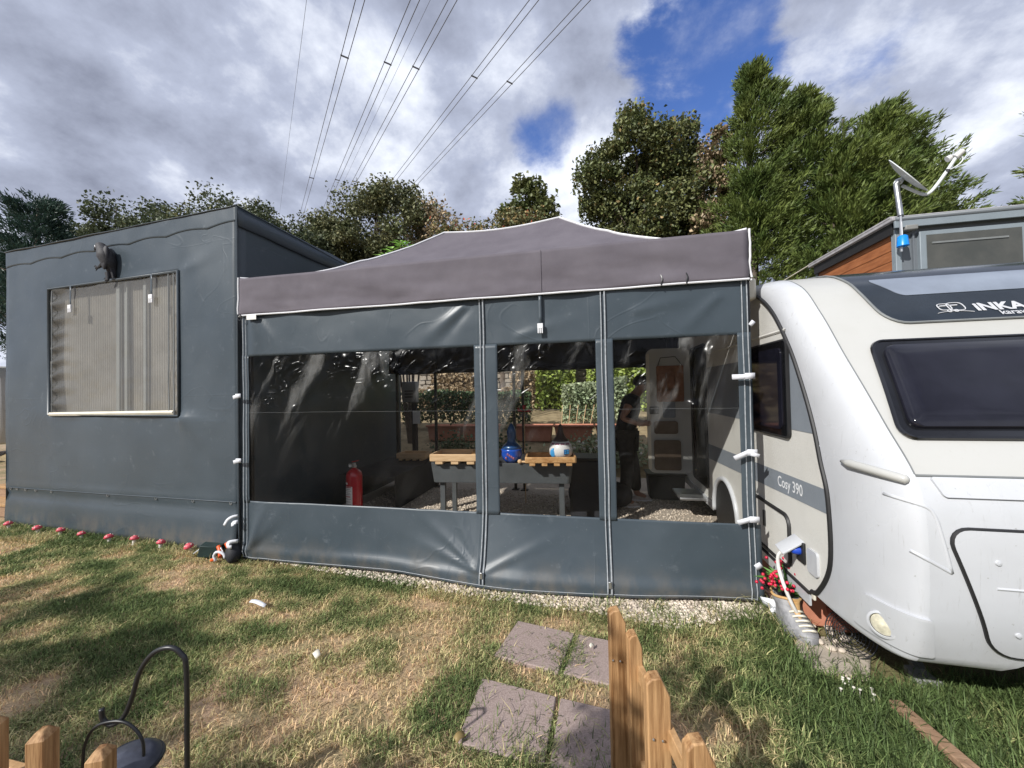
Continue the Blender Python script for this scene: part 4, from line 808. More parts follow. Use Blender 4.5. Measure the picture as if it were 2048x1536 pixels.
    part(o, 'head', MB().ell((-0.84, 4.29, 0.80), 0.026, 12, 8), 'tray_wood'); part(o, 'handle', MB().tube([(-0.82, 4.29, 0.797), (-0.70, 4.295, 0.797)], [0.011, 0.015], 10), 'tray_wood')
    # pinwheel behind
    o = thing('pinwheel', 'small red and grey garden pinwheel on a stick', 'pinwheel', (-0.98, 5.4, 0))
    part(o, 'stick', MB().tube([(-0.98, 5.4, 0.0), (-0.98, 5.4, 1.30)], 0.006, 6), 'tray_wood')
    for k in range(5):
        a = 2 * pi * k / 5; part(o, 'vane', MB().add([(-0.98, 5.385, 1.30), (-0.98 + 0.11 * cos(a), 5.38, 1.30 + 0.11 * sin(a)), (-0.98 + 0.09 * cos(a + 0.5), 5.36, 1.30 + 0.09 * sin(a + 0.5))], [(0, 1, 2)]), 'red_paint' if k < 3 else 'frame_grey', thick=0.002)
    # fire extinguisher
    x, y = -3.02, 4.40; o = thing('fire_extinguisher', 'red fire extinguisher with a white label standing inside the clear curtain', 'extinguisher', (x, y, 0.0))
    part(o, 'cylinder', MB().lathe([(0.075, 0.06), (0.095, 0.065), (0.098, 0.09), (0.098, 0.56), (0.088, 0.605), (0.05, 0.64), (0.028, 0.65), (0.028, 0.67)], (x, y, 0), 26), 'red_paint', ang=50)
    part(o, 'base_ring', MB().lathe([(0.088, 0.006), (0.088, 0.062)], (x, y, 0), 24), 'rubber_black')
    part(o, 'valve', MB().lathe([(0.03, 0.665), (0.034, 0.685), (0.022, 0.70), (0.022, 0.72)], (x, y, 0), 14).box((x - 0.02, y - 0.02, 0.705), (0.07, 0.03, 0.02)), 'steel')
    part(o, 'handle', MB().bar((x - 0.02, y, 0.735), (x + 0.07, y - 0.02, 0.755), 0.025, 0.010), 'red_paint')
    part(o, 'gauge', MB().lathe([(0.018, 0), (0.018, 0.012)], (x - 0.03, y - 0.03, 0.69), 12, Matrix.Rotation(R(90), 3, 'X')), 'label_paper')
    lab = part(o, 'label', MB().grid(lambda a, z: (x + 0.0995 * sin(a), y - 0.0995 * cos(a), z), lin(-1.0, 0.35, 14), [0.17, 0.28, 0.44]), 'label_paper')
    for i, z in enumerate((0.425, 0.405, 0.385, 0.36, 0.34, 0.31, 0.285, 0.25, 0.22)):
        part(lab, 'print_line', MB().grid(lambda a, zz: (x + 0.1005 * sin(a), y - 0.1005 * cos(a), zz), lin(-0.85, 0.1 if i % 2 else 0.22, 8), [z, z + (0.010 if i in (0, 5) else 0.004)]), 'ink' if i not in (0, 5) else 'red_paint')
    part(o, 'inspection_tag', MB().grid(lambda a, z: (x + 0.0998 * sin(a), y - 0.0998 * cos(a), z), lin(-0.85, -0.3, 6), [0.465, 0.49]), 'label_paper')
    # covered bench along the tent side
    b = thing('covered_bench', 'low bench under a black cover along the tent wall', 'bench', (-3.15, 5.5, 0))
    part(b, 'cover', MB().grid(lambda u, v: (-3.5 + 0.85 * min(1, max(0, u)), 4.75 + 1.5 * v, (0.48 + 0.03 * fbm(u * 2, v * 6)) if u <= 1.0 else 0.48 * (2 - u) + 0.02), [0, 0.3, 0.6, 0.9, 1.0, 1.3, 1.6, 2.0], lin(0, 1, 14)), 'dark_fabric', ang=50)
    tray(-2.95, 5.95, 0.50, 0.5, 0.3, 'tray_wood', 'pale wooden tray on the black covered bench', 2)
    o = thing('folded_chair_bag', 'black zipped bag of folded chairs on the gravel behind the trough', 'bag', (0.05, 5.35, 0))
    part(o, 'body', MB().tube(cr3([(-0.35, 5.40, 0.16), (-0.1, 5.35, 0.2), (0.2, 5.33, 0.2), (0.45, 5.36, 0.16)], 12), [0.09, 0.15, 0.17, 0.18, 0.18, 0.18, 0.18, 0.18, 0.17, 0.16, 0.14, 0.08], 12), 'dark_fabric', ang=180)
    part(o, 'carry_strap', MB().tube(cr3([(-0.15, 5.2, 0.2), (0.0, 5.15, 0.34), (0.18, 5.17, 0.22)], 10), 0.012, 6), 'rubber_black')
    o = thing('storage_tote', 'dark storage tote standing under the open caravan door', 'tote', (0.98, 5.95, 0)); part(o, 'body', MB().prism([(-0.25, -0.16), (0.25, -0.16), (0.25, 0.16), (-0.25, 0.16)], lambda a, b_, d: (0.98 + a * (0.9 + d * 0.3), 5.95 + b_ * (0.9 + d * 0.3), d), 0.008, 0.36), 'dark_fabric', bevel=0.02); part(o, 'lid', MB().box((0.98, 5.95, 0.372), (0.54, 0.36, 0.025)), 'rubber_black', bevel=0.008)
    o = thing('black_crate', 'black plastic crate standing beyond the trough end', 'crate', (-0.05, 5.05, 0))
    cr = MB(); part(o, 'body', cr.box((-0.05, 5.05, 0.36), (0.55, 0.38, 0.72)), 'dark_fabric', bevel=0.03)
    part(o, 'lid', MB().box((-0.05, 5.05, 0.735), (0.58, 0.41, 0.03)), 'rubber_black', bevel=0.01)
build_inside()

def build_person():
    p = thing('person', 'person in dark t-shirt and trousers leaning towards the open caravan door', 'person', (0.46, 5.6, 0))
    J = dict(pelvis=(0.40, 5.64, 0.93, (0.15, 0.13)), waist=(0.41, 5.64, 1.08, (0.155, 0.13)), chest=(0.50, 5.64, 1.34, (0.155, 0.14)), upper=(0.545, 5.64, 1.46, (0.13, 0.13)), neck=(0.60, 5.64, 1.55, 0.062), head=(0.655, 5.64, 1.63, 0.088), crown=(0.675, 5.64, 1.72, 0.075),
             hipR=(0.41, 5.54, 0.90, 0.105), kneeR=(0.42, 5.47, 0.50, 0.072), ankR=(0.36, 5.43, 0.10, 0.048), toeR=(0.50, 5.42, 0.045, 0.038), hipL=(0.42, 5.74, 0.90, 0.105), kneeL=(0.53, 5.76, 0.50, 0.072), ankL=(0.56, 5.76, 0.10, 0.048), toeL=(0.70, 5.75, 0.045, 0.038),
             shR=(0.50, 5.46, 1.44, 0.070), elR=(0.36, 5.40, 1.20, 0.046), wrR=(0.60, 5.43, 1.12, 0.034), shL=(0.52, 5.82, 1.44, 0.070), elL=(0.50, 5.90, 1.18, 0.046), wrL=(0.70, 5.86, 1.10, 0.034), palmR=(0.655, 5.435, 1.125, (0.022, 0.036)), palmL=(0.755, 5.85, 1.11, (0.022, 0.036)))
    Ed = [('pelvis', 'waist'), ('waist', 'chest'), ('chest', 'upper'), ('upper', 'neck'), ('neck', 'head'), ('head', 'crown'), ('pelvis', 'hipR'), ('hipR', 'kneeR'), ('kneeR', 'ankR'), ('ankR', 'toeR'), ('pelvis', 'hipL'), ('hipL', 'kneeL'), ('kneeL', 'ankL'), ('ankL', 'toeL'), ('upper', 'shR'), ('shR', 'elR'), ('elR', 'wrR'), ('wrR', 'palmR'), ('upper', 'shL'), ('shL', 'elL'), ('elL', 'wrL'), ('wrL', 'palmL')]
    for s, y0 in (('R', 5.435), ('L', 5.85)):
        bx = J['palm' + s]
        for i in range(4):
            k = f'f{s}{i}'; dz = 0.026 - 0.017 * i; L_ = (0.058, 0.066, 0.062, 0.048)[i]
            J[k + 'a'] = (bx[0] + 0.03, y0, bx[2] + dz, 0.0095); J[k + 'b'] = (bx[0] + 0.03 + L_ * 0.6, y0 + 0.012, bx[2] + dz, 0.009); J[k + 'c'] = (bx[0] + 0.03 + L_, y0 + 0.038, bx[2] + dz - 0.004, 0.008)
            Ed += [('palm' + s, k + 'a'), (k + 'a', k + 'b'), (k + 'b', k + 'c')]
        J['t' + s + 'a'] = (bx[0] + 0.005, y0 + 0.02, bx[2] + 0.040, 0.011); J['t' + s + 'b'] = (bx[0] + 0.035, y0 + 0.035, bx[2] + 0.052, 0.009); Ed += [('palm' + s, 't' + s + 'a'), ('t' + s + 'a', 't' + s + 'b')]
    skin_part(p, 'body', J, Ed, 'skin', 2)
    def grow(keys, g, over=None):
        d = {}
        for k in keys:
            x, y, z, r = J[k]; r = tuple(a + g for a in r) if isinstance(r, tuple) else r + g; d[k] = (x, y, z, r)
        if over: d.update(over)
        return d
    S = grow(['waist', 'pelvis', 'chest', 'upper', 'shR', 'shL'], 0.018, {'slR': (0.43, 5.43, 1.33, 0.068), 'slL': (0.51, 5.86, 1.32, 0.068), 'col': (0.575, 5.64, 1.515, 0.075)})
    skin_part(p, 't_shirt', S, [('waist', 'pelvis'), ('waist', 'chest'), ('chest', 'upper'), ('upper', 'shR'), ('shR', 'slR'), ('upper', 'shL'), ('shL', 'slL'), ('upper', 'col')], 'shirt')
    T = grow(['pelvis', 'hipR', 'kneeR', 'hipL', 'kneeL'], 0.022, {'cuR': (0.37, 5.43, 0.13, 0.078), 'cuL': (0.56, 5.76, 0.13, 0.078)})
    skin_part(p, 'trousers', T, [('pelvis', 'hipR'), ('hipR', 'kneeR'), ('kneeR', 'cuR'), ('pelvis', 'hipL'), ('hipL', 'kneeL'), ('kneeL', 'cuL')], 'trousers')
    part(p, 'hair', MB().ell((0.645, 5.64, 1.70), (0.105, 0.095, 0.095), 16, 10), 'hair', ang=180)
    hd = part(p, 'nose', MB().ell((0.748, 5.64, 1.645), (0.018, 0.013, 0.022), 8, 6), 'skin', ang=180)
    for y in (5.608, 5.672): part(p, 'eye', MB().ell((0.733, y, 1.665), (0.010, 0.014, 0.009), 8, 6), 'ink', ang=180)
    part(p, 'mouth', MB().ell((0.732, 5.64, 1.605), (0.008, 0.026, 0.006), 8, 6), 'terracotta_dark', ang=180)
    for y in (5.548, 5.732): part(p, 'ear', MB().ell((0.655, y, 1.645), (0.022, 0.012, 0.034), 8, 6), 'skin', ang=180)
    for s in ('R', 'L'):
        a = J['ank' + s]; b = MB()
        b.lathe([(0.0, 0.0), (0.9, 0.0), (1.0, 0.15), (0.98, 0.45), (0.8, 0.8), (0.45, 1.0), (0.0, 1.02)], (0, 0, 0), 18)
        vs = [Vector((v[0] * 0.145 + a[0] + 0.065, v[1] * 0.052 + a[1], v[2] * (0.095 - 0.035 * max(0, v[0])))) for v in b.v]; b.v = [tuple(v) for v in vs]
        sh = part(p, 'shoe', b, 'shoe', ang=60); part(sh, 'sole', MB().prism([(0.15 * cos(q), 0.056 * sin(q)) for q in lin(0, 2 * pi * 17 / 18, 18)], lambda u, v, d: (u + a[0] + 0.065, v + a[1], d), 0.004, 0.026), 'white_trim')
build_person()

# ------------------------------------------------------------------ caravan
SX = 1.27; CXM = 2.345                                  # side plane and centre line
A_ = [(2.69, .345), (2.60, .38), (2.467, .60), (2.469, .958), (2.53, 1.16), (2.592, 1.363), (2.70, 1.60), (2.854, 1.866), (3.089, 2.145), (3.381, 2.323), (3.8, 2.42), (4.5, 2.46), (5.5, 2.47), (6.5, 2.42)]
B_ = [(2.12, .33), (2.085, .37), (2.02, .60), (2.01, .96), (2.06, 1.17), (2.23, 1.39), (2.37, 1.57), (2.54, 1.78), (2.75, 2.05), (2.99, 2.285), (3.4, 2.42), (4.4, 2.5), (5.5, 2.52), (6.5, 2.45)]
PA = smooth(*zip(*A_), 105); PB = smooth(*zip(*B_), 105)
def aY(z): return interp(z, [p.y for p in PA[:80]], [p.x for p in PA[:80]])
def bY(z): return interp(z, [p.y for p in PB[:84]], [p.x for p in PB[:84]])
MW = 0.13                                               # width of the corner moulding
def surf(x, z, off=0.0):
    """point on the caravan's front, rounded towards its side"""
    def y(x, z):
        if x > CXM: x = 2 * CXM - x
        if x >= SX + MW: return bY(z) - 0.012 * (1 - ((x - CXM) / 0.95) ** 2)
        c = 1 - max(0, x - SX) / MW; return aY(z) + (bY(z) - aY(z)) * math.sqrt(max(0, 1 - c * c)) ** 0.9
    p = Vector((x, y(x, z), z))
    if off:
        dx = Vector((0.004, y(x + 0.002, z) - y(x - 0.002, z), 0)); dz = Vector((0, y(x, z + 0.01) - y(x, z - 0.01), 0.02)); n = dx.cross(dz).normalized(); p += n * off
    return p
def side(y, z, off=0.0): return Vector((SX - off, y, z))
def panel(fn, z0, z1, Lf, Rf, r, off, rows=16, cols=14, base=0.0):
    """rounded plate following a surface: fn(a, z, off)"""
    b = MB(); zs = sorted(set([z0 + r * (1 - cos(R(15 * k))) for k in range(7)] + [z1 - r * (1 - cos(R(15 * k))) for k in range(7)] + lin(z0 + r, z1 - r, max(2, rows - 12)))); grid = []
    for z in zs:
        d = min(z - z0, z1 - z); ins = r - math.sqrt(max(0, r * r - (r - d) ** 2)) if d < r else 0
        s = 1 if Rf(z) > Lf(z) else -1; grid.append([(u, z) for u in lin(Lf(z) + ins * s, Rf(z) - ins * s, cols)])
    n = cols; m = len(zs); vs = [fn(u, z, off) for row in grid for u, z in row]
    fs = [(j * n + i, j * n + i + 1, (j + 1) * n + i + 1, (j + 1) * n + i) for j in range(m - 1) for i in range(n - 1)]
    per = [(0, i) for i in range(n)] + [(j, n - 1) for j in range(1, m)] + [(m - 1, i) for i in range(n - 2, -1, -1)] + [(j, 0) for j in range(m - 2, 0, -1)]
    o = len(vs); vs += [fn(*grid[j][i], base) for j, i in per]; k = len(per)
    fs += [(per[q][0] * n + per[q][1], o + q, o + (q + 1) % k, per[(q + 1) % k][0] * n + per[(q + 1) % k][1]) for q in range(k)]
    b.add(vs, fs); return b, [grid[j][i] for j, i in per]
def build_caravan():
    c = thing('caravan', 'white touring caravan with grey side stripes and dark front window', 'caravan', (CXM, 4.3, 0))
    zl = 1.185
    # side wall with door opening and wheel arch
    DY0, DY1, DZ0, DZ1 = 4.80, 5.46, 0.44, 2.10; WC = (4.25, 0.31); WR = 0.345
    lo = lambda y: max(interp(y, [2.467, 2.50, 2.60, 2.69], [0.70, 0.52, 0.38, 0.33]) if y < 2.69 else 0.32, WC[1] + math.sqrt(max(0, WR ** 2 - (y - WC[0]) ** 2)) if abs(y - WC[0]) < WR else 0)
    hi = lambda y: interp(y, [p.x for p in PA[26:]], [p.y for p in PA[26:]]) if y > 2.47 else 0.9
    ys = sorted(set(lin(2.470, 2.75, 16) + lin(2.75, 3.9, 24) + lin(3.9, 4.6, 40) + lin(4.6, 6.5, 20) + [DY0, DY1]))
    b = MB()
    for y0, y1 in zip(ys[:-1], ys[1:]):
        segs = [(lo, hi)]
        if DY0 - 1e-6 <= y0 and y1 <= DY1 + 1e-6: segs = [(lo, lambda y: DZ0), (lambda y: DZ1, hi)]
        for f0, f1 in segs: b.add([side(y0, f0(y0)), side(y1, f0(y1)), side(y1, f1(y1)), side(y0, f1(y0))], [(0, 1, 2, 3)])
    part(c, 'side_panel', b, 'caravan_side', ang=0)
    part(c, 'far_side_panel', MB().grid(lambda y, v: (2 * CXM - SX, y, lo(y) + (hi(y) - lo(y)) * v), lin(2.47, 6.5, 40), [0, 1]), 'caravan_side', ang=0)
    part(c, 'rear_panel', MB().grid(lambda x, z: (x, 6.5, z), lin(SX, 2 * CXM - SX, 6), lin(0.32, 2.42, 6)), 'caravan_white')
    # front skins
    zb = lambda x: 0.33 + 0.075 * min(1, max(0, (min(x, 2 * CXM - x) - 1.70) / 0.09))
    part(c, 'front_lower', MB().grid(lambda x, v: surf(x, zb(x) + (zl - zb(x)) * v), lin(SX + MW, 2 * CXM - SX - MW, 50), lin(0, 1, 34)), 'caravan_white', ang=180)
    part(c, 'front_upper', MB().grid(lambda x, z: surf(x, z), lin(SX + MW, 2 * CXM - SX - MW, 30), lin(zl, 2.40, 44)), 'caravan_cream', ang=180)
    i0 = next(i for i, p in enumerate(PB) if p.y > 2.398)
    part(c, 'roof', MB().grid(lambda x, i: Vector((x, PB[i].x - 0.002, PB[i].y)), lin(SX + MW, 2 * CXM - SX - MW, 12), list(range(i0, 105))), 'caravan_cream', ang=180)
    for sgn in (1, -1):
        def mo(i, q):
            ph = R(90) * q; p, r = PA[i], PB[i]; x = SX + MW * (1 - cos(ph)); sy = sin(ph) ** 0.9
            return Vector((x if sgn > 0 else 2 * CXM - x, p.x + (r.x - p.x) * sy, p.y + (r.y - p.y) * sy))
        part(c, 'corner_moulding', MB().grid(mo, list(range(105)), lin(0, 1, 16)), 'caravan_white', ang=180)
    part(c, 'moulding_lip', MB().tube([Vector((SX - 0.006, p.x + 0.008, p.y)) for p in PA[2:]], 0.013, 8), 'rubber_black')
    part(c, 'side_base_seal', MB().tube([side(y, lo(y) + 0.004, 0.006) for y in lin(2.60, 3.87, 24)], 0.011, 6), 'rubber_black')
    part(c, 'moulding_joint', MB().tube([surf(SX + MW, z, 0.0) for z in lin(1.19, 2.40, 40)], 0.0035, 6), 'frame_grey')
    part(c, 'waist_joint', MB().tube([surf(x, zl, 0.001) for x in lin(SX + MW, 2 * CXM - SX - MW, 30)], 0.006, 6), 'frame_grey')
    part(c, 'waist_step', panel(surf, 1.10, 1.178, lambda z: 1.445 + (1.178 - z) * 0.35, lambda z: 2 * CXM - 1.445 - (1.178 - z) * 0.35, 0.012, 0.012, 14, 30)[0], 'caravan_white', ang=50)
    # moulded creases on the lower front
    for pts in ([(1.315, 1.085), (1.40, 1.06), (1.43, 1.02), (1.45, 0.92), (1.475, 0.785)], [(1.35, 0.86), (1.40, 0.83), (1.475, 0.785)]):
        part(c, 'moulded_crease', MB().tube([surf(v.x, v.y, -0.003) for v in cr3([(a, b_, 0) for a, b_ in pts], 22)], 0.009, 6), 'caravan_white', ang=180)
    # gas locker hatch
    hb, per = panel(surf, 0.43, 0.975, lambda z: 1.635 - (z - 0.43) * 0.33, lambda z: 2 * CXM - 1.635 + (z - 0.43) * 0.33, 0.085, 0.010, 22, 26)
    h = part(c, 'locker_hatch', hb, 'caravan_white', ang=50); part(h, 'seal', MB().tube([surf(u, z, 0.004) for u, z in per], 0.008, 6, closed=True), 'rubber_black')
    for u, z in ((1.625, 0.845), (1.70, 0.545)): part(h, 'press_stud', MB().lathe([(0.012, 0), (0.010, 0.006), (0.0, 0.008)], surf(u, z, 0.010), 12, Matrix.Rotation(R(90), 3, 'X')), 'caravan_white')
    part(h, 'moulded_crease', MB().tube([surf(u, 0.735 + 0.01 * (1 - u / 2), 0.006) for u in lin(1.62, 2.9, 12)], 0.008, 6), 'caravan_white')
    # front window
    Lw = lambda z: 1.425 + (z - 1.335) * 0.245; Rw = lambda z: 2 * CXM - Lw(z)
    wb, per = panel(surf, 1.335, 1.835, Lw, Rw, 0.06, 0.012, 24, 34); w = part(c, 'front_window', wb, 'window_rim', ang=60)
    def bub(x, z, off):
        e = min(1, min(x - Lw(z), Rw(z) - x, z - 1.335, 1.835 - z) / 0.11); return surf(x, z, off + (0.030 * sin(pi / 2 * max(0, e)) if off > 0.011 else 0))
    part(w, 'pane', panel(bub, 1.375, 1.800, lambda z: Lw(z) + 0.045, lambda z: Rw(z) - 0.045, 0.05, 0.013, 40, 70, base=0.011)[0], 'window_dark', ang=180)
    part(w, 'rim_bead', MB().tube([surf(u, z, 0.010) for u, z in per], 0.010, 6, closed=True), 'window_rim')
    # graphite panel that runs up over the roof
    def roofmap(x, k, off):
        z = k; p = surf(x, min(z, 2.39), off) if z <= 2.39 else None
        if p is None:
            i = i0 + (z - 2.39) * 30; j = min(int(i), 103); q = PB[j].lerp(PB[j + 1], i - j); p = Vector((x, q.x, q.y + off))
        return p
    gb, per = panel(roofmap, 1.945, 2.9, lambda z: 1.665 + 0.10 * max(0, z - 2.2) ** 2 - 0.13 * min(0, (z - 1.945) - 0.25), lambda z: 2 * CXM - 1.665, 0.10, 0.010, 40, 16)
    gpn = part(c, 'graphite_panel', gb, 'graphite_gloss', ang=60)
    part(gpn, 'silver_band', panel(roofmap, 2.13, 2.27, lambda z: 1.86 - (z - 2.13) * 0.7, lambda z: 2 * CXM - 1.86, 0.03, 0.013, 16, 10)[0], 'silver_band', ang=60)
    part(gpn, 'panel_seal', MB().tube([roofmap(u, z, 0.008) for u, z in per], 0.007, 6, closed=True), 'frame_grey')
    tn = (surf(2.2, 2.06) - surf(2.2, 2.0)).normalized()
    def onp(x0, z0): return lambda a, b_: surf(x0 + a, z0, 0.0135) + tn * b_
    text_part(gpn, 'lettering', 'iNKA', 0.088, onp(2.145, 1.998), 'letter_silver', bold=0.0035, sx=1.12)
    text_part(gpn, 'lettering', 'karavan', 0.052, onp(2.235, 1.966), 'letter_silver', bold=0.001)
    e = onp(2.03, 2.03)
    for dx, w_, h_ in ((-0.020, 0.030, 0.028), (0.034, 0.038, 0.034)):
        part(gpn, 'emblem', MB().tube([e(dx + w_ * (abs(cos(a)) ** 0.6) * (1 if cos(a) > 0 else -1), h_ * (abs(sin(a)) ** 0.6) * (1 if sin(a) > 0 else -1)) for a in lin(0, 2 * pi * 23 / 24, 24)], 0.0028, 5, closed=True), 'letter_silver')
        part(gpn, 'emblem', MB().tube([e(dx - w_ * 0.7, h_ * 0.3), e(dx + w_ * 0.3, h_ * 0.35)], 0.0045, 5), 'letter_silver')
    part(gpn, 'emblem', MB().tube([e(u, -0.052 + 0.014 * (1 - ((u - 0.01) / 0.085) ** 2)) for u in lin(-0.075, 0.095, 14)], 0.002, 5), 'letter_silver')
    for u in (-0.012, 0.02): part(gpn, 'emblem', MB().tube([e(u + 0.009 * cos(a), -0.036 + 0.009 * sin(a)) for a in lin(0, 2 * pi * 9 / 10, 10)], 0.0025, 5, closed=True), 'letter_silver')
    # corner lamp in its moulded housing
    lp = surf(1.315, 0.465); n = (Vector((-0.75, -0.62, 0.06))).normalized(); q = n.to_track_quat('Z', 'Y').to_matrix()
    for sgn in (1,):
        hs = part(c, 'lamp_housing', panel(surf, 0.385, 0.575, lambda z: 1.287 + 0.0 * z, lambda z: 1.445 - (z - 0.385) * 0.20, 0.012, 0.014, 14, 14)[0], 'caravan_white', ang=40)
        part(hs, 'bezel', MB().lathe([(0.062, -0.02), (0.060, 0.018), (0.050, 0.022), (0.046, 0.008)], lp, 24, q), 'caravan_white')
        ln = part(hs, 'lens', MB().lathe([(0.047, 0.0), (0.046, 0.014), (0.034, 0.020), (0.0, 0.024)], lp, 24, q), 'lens')
        part(ln, 'ring', MB().tube([lp + q @ Vector((0.049 * cos(a), 0.049 * sin(a), 0.012)) for a in lin(0, 2 * pi * 23 / 24, 24)], 0.004, 6, closed=True), 'rubber_black')
    part(c, 'grab_handle', MB().tube([surf(x, 1.195 - 0.035 * i / 14, 0.012) for i, x in enumerate(lin(1.279, 1.375, 15))], [0.008] + [0.021] * 13 + [0.008], 10), 'caravan_cream', ang=180)
    for z in (1.245, 1.20): part(c, 'trim_stud', MB().ell(side(2.56, z, 0.002), 0.010, 8, 6), 'caravan_white')
    # side: stripes, lettering, trim, window, service door, inlet
    ysl = lambda z: aY(z) + 0.014
    part(c, 'upper_stripe', MB().grid(lambda u, z: side(ysl(z) + (2.92 - ysl(z)) * u if u <= 1 else 2.92 + (4.76 - 2.92) * (u - 1), z, 0.0025), [0, 1, 2], lin(1.31, 1.82, 8)), 'stripe_grey', ang=0)
    part(c, 'lower_stripe', MB().grid(lambda u, v: side(ysl(0.9) + (4.78 - ysl(0.9)) * u, (0.872 - 0.085 * u) + 0.135 * v + 0.03 * u * v, 0.0025), lin(0, 1, 10), [0, 1]), 'stripe_grey', ang=0)
    text_part(c, 'lettering', 'Cosy 390', 0.102, lambda a, b_: side(3.085 - a, 0.893 + b_ + 0.02 * a, 0.0045), 'letter_white', bold=0.001, sx=0.86)
    part(c, 'side_trim', MB().grid(lambda y, v: side(y, 1.965 + 0.022 * v, 0.004 + 0.006 * sin(pi * v)), [2.90, 3.4, 4.0, 4.7], [0, 0.5, 1]), 'caravan_side')
    sb, per = panel(side, 1.255, 1.905, lambda y: 3.62, lambda y: 2.872, 0.035, 0.022, 16, 10); sw = part(c, 'side_window', sb, 'window_rim', ang=50)
    part(sw, 'pane', panel(side, 1.30, 1.86, lambda y: 3.57, lambda y: 2.93, 0.05, 0.030, 16, 10, base=0.02)[0], 'window_dark', ang=50)
    part(sw, 'rubber_frame', MB().tube([side(u, z, 0.012) for u, z in per], 0.012, 6, closed=True), 'rubber_black')
    ht = part(c, 'service_door', MB().tube([side(u, z, 0.006) for u, z in rrect(2.93, 3.55, 0.365, 0.715, 0.07)], 0.014, 6, closed=True), 'rubber_black')
    part(ht, 'panel', panel(side, 0.375, 0.705, lambda y: 3.54, lambda y: 2.94, 0.06, 0.008, 16, 8)[0], 'caravan_side', ang=40)
    part(ht, 'latch', MB().box(side(3.30, 0.59, 0.016), (0.016, 0.022, 0.12)), 'rubber_black', bevel=0.004)
    inl = part(c, 'mains_inlet', MB().box(side(2.785, 0.545, 0.008), (0.016, 0.09, 0.13)), 'rubber_black', bevel=0.004)
    part(inl, 'flap', MB().add([side(2.875, 0.622, 0.0), side(2.755, 0.612, 0.0), side(2.765, 0.528, 0.12), side(2.868, 0.545, 0.12)], [(0, 1, 2, 3)]), 'caravan_white', thick=0.012, bevel=0.002)
    part(inl, 'plug', MB().lathe([(0.027, 0), (0.028, 0.03), (0.022, 0.055), (0.012, 0.065)], side(2.79, 0.55, 0.0), 14, Matrix.Rotation(R(-90), 3, 'Y')), 'plug_blue')
    part(c, 'flue_cover', panel(side, 0.46, 0.605, lambda z: 2.705, lambda z: 2.595 + 0.2 * (z - 0.46) * 0, 0.02, 0.014, 14, 6)[0], 'caravan_white', ang=40)
    part(c, 'lower_rail', MB().prism([(0.0, 0.25), (0.012, 0.25), (0.012, 0.322), (0.0, 0.322)], lambda a, z, y: (SX - a + 0.003, y, z), 2.70, 3.86), 'caravan_white')
    part(c, 'lower_rail', MB().prism([(0.0, 0.235), (0.012, 0.235), (0.012, 0.322), (0.0, 0.322)], lambda a, z, y: (SX - a + 0.003, y, z), 4.64, 6.5), 'caravan_white')
    part(c, 'chassis_floor', MB().box((CXM, 4.6, 0.30), (2.05, 3.6, 0.05)), 'rubber_black')
    part(c, 'rail_end_stop', MB().box(side(2.655, 0.335, 0.006), (0.014, 0.03, 0.05)), 'sill_white', bevel=0.004)
    part(c, 'awning_bracket', MB().box((1.215, 3.36, 2.36), (0.09, 0.10, 0.17)), 'sill_white', bevel=0.02)
    # wheel and arch
    part(c, 'wheel_arch', MB().tube([side(WC[0] + 0.355 * cos(a), WC[1] + 0.355 * sin(a), 0.006) for a in lin(R(-8), R(188), 30)], 0.024, 8), 'caravan_white', ang=180)
    q = Matrix.Rotation(R(-90), 3, 'Y'); wc = Vector((SX + 0.20, WC[0], WC[1]))
    part(c, 'wheel_box', MB().lathe([(0.345, -0.25), (0.345, 0.195)], wc, 32, q), 'rubber_black')
    wh = part(c, 'wheel', MB().lathe([(0.19, 0.0), (0.19, 0.16), (0.23, 0.175), (0.285, 0.165), (0.302, 0.14), (0.302, 0.02), (0.285, 0.0)], wc, 36, q), 'rubber_black', ang=50)
    part(wh, 'rim', MB().lathe([(0.19, 0.15), (0.175, 0.12), (0.165, 0.10), (0.09, 0.12), (0.06, 0.135), (0.0, 0.135)], wc, 30, q), 'alloy', ang=50)
    for k in range(5):
        a = 2 * pi * k / 5; part(wh, 'wheel_bolt', MB().lathe([(0.012, 0.13), (0.011, 0.145), (0, 0.147)], wc + Vector((0, 0.055 * cos(a), 0.055 * sin(a))), 8, q), 'steel')
    # doorway and open door
    dm = lambda y, z, off: side(y, z, off)
    part(c, 'door_frame', MB().tube([side(u, z, 0.008) for u, z in rrect(DY0, DY1, DZ0, DZ1, 0.07)], 0.016, 6, closed=True), 'rubber_black')
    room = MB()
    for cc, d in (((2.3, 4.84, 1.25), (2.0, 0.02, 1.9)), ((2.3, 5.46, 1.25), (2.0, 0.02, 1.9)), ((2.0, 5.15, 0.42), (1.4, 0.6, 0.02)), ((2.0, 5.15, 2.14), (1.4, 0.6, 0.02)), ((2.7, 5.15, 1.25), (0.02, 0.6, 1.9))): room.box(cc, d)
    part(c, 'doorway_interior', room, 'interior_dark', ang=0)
    dr = lambda x, z, off: Vector((x, 5.50 - off, z)); X = lambda u: 0.70 + (u - 1291) / 96 * 0.56; Z = lambda v: 2.13 - (v - 695) / 264 * 1.67
    d = part(c, 'door', panel(dr, 0.46, 2.13, lambda z: 0.70, lambda z: 1.262, 0.09, 0.022, 24, 10, base=-0.022)[0], 'caravan_cream', ang=50)
    def dp(name, u0, u1, v0, v1, m, off=0.03, r=0.03): return part(d, name, panel(dr, Z(v1), Z(v0), lambda z: X(u0), lambda z: X(u1), r, off, 14, 6, base=0.02)[0], m, ang=40)
    dp('door_edge', 1291, 1298, 705, 952, 'sill_white', 0.028, 0.02)
    og = dp('organiser', 1313, 1371, 732, 808, 'organiser', 0.05, 0.015)
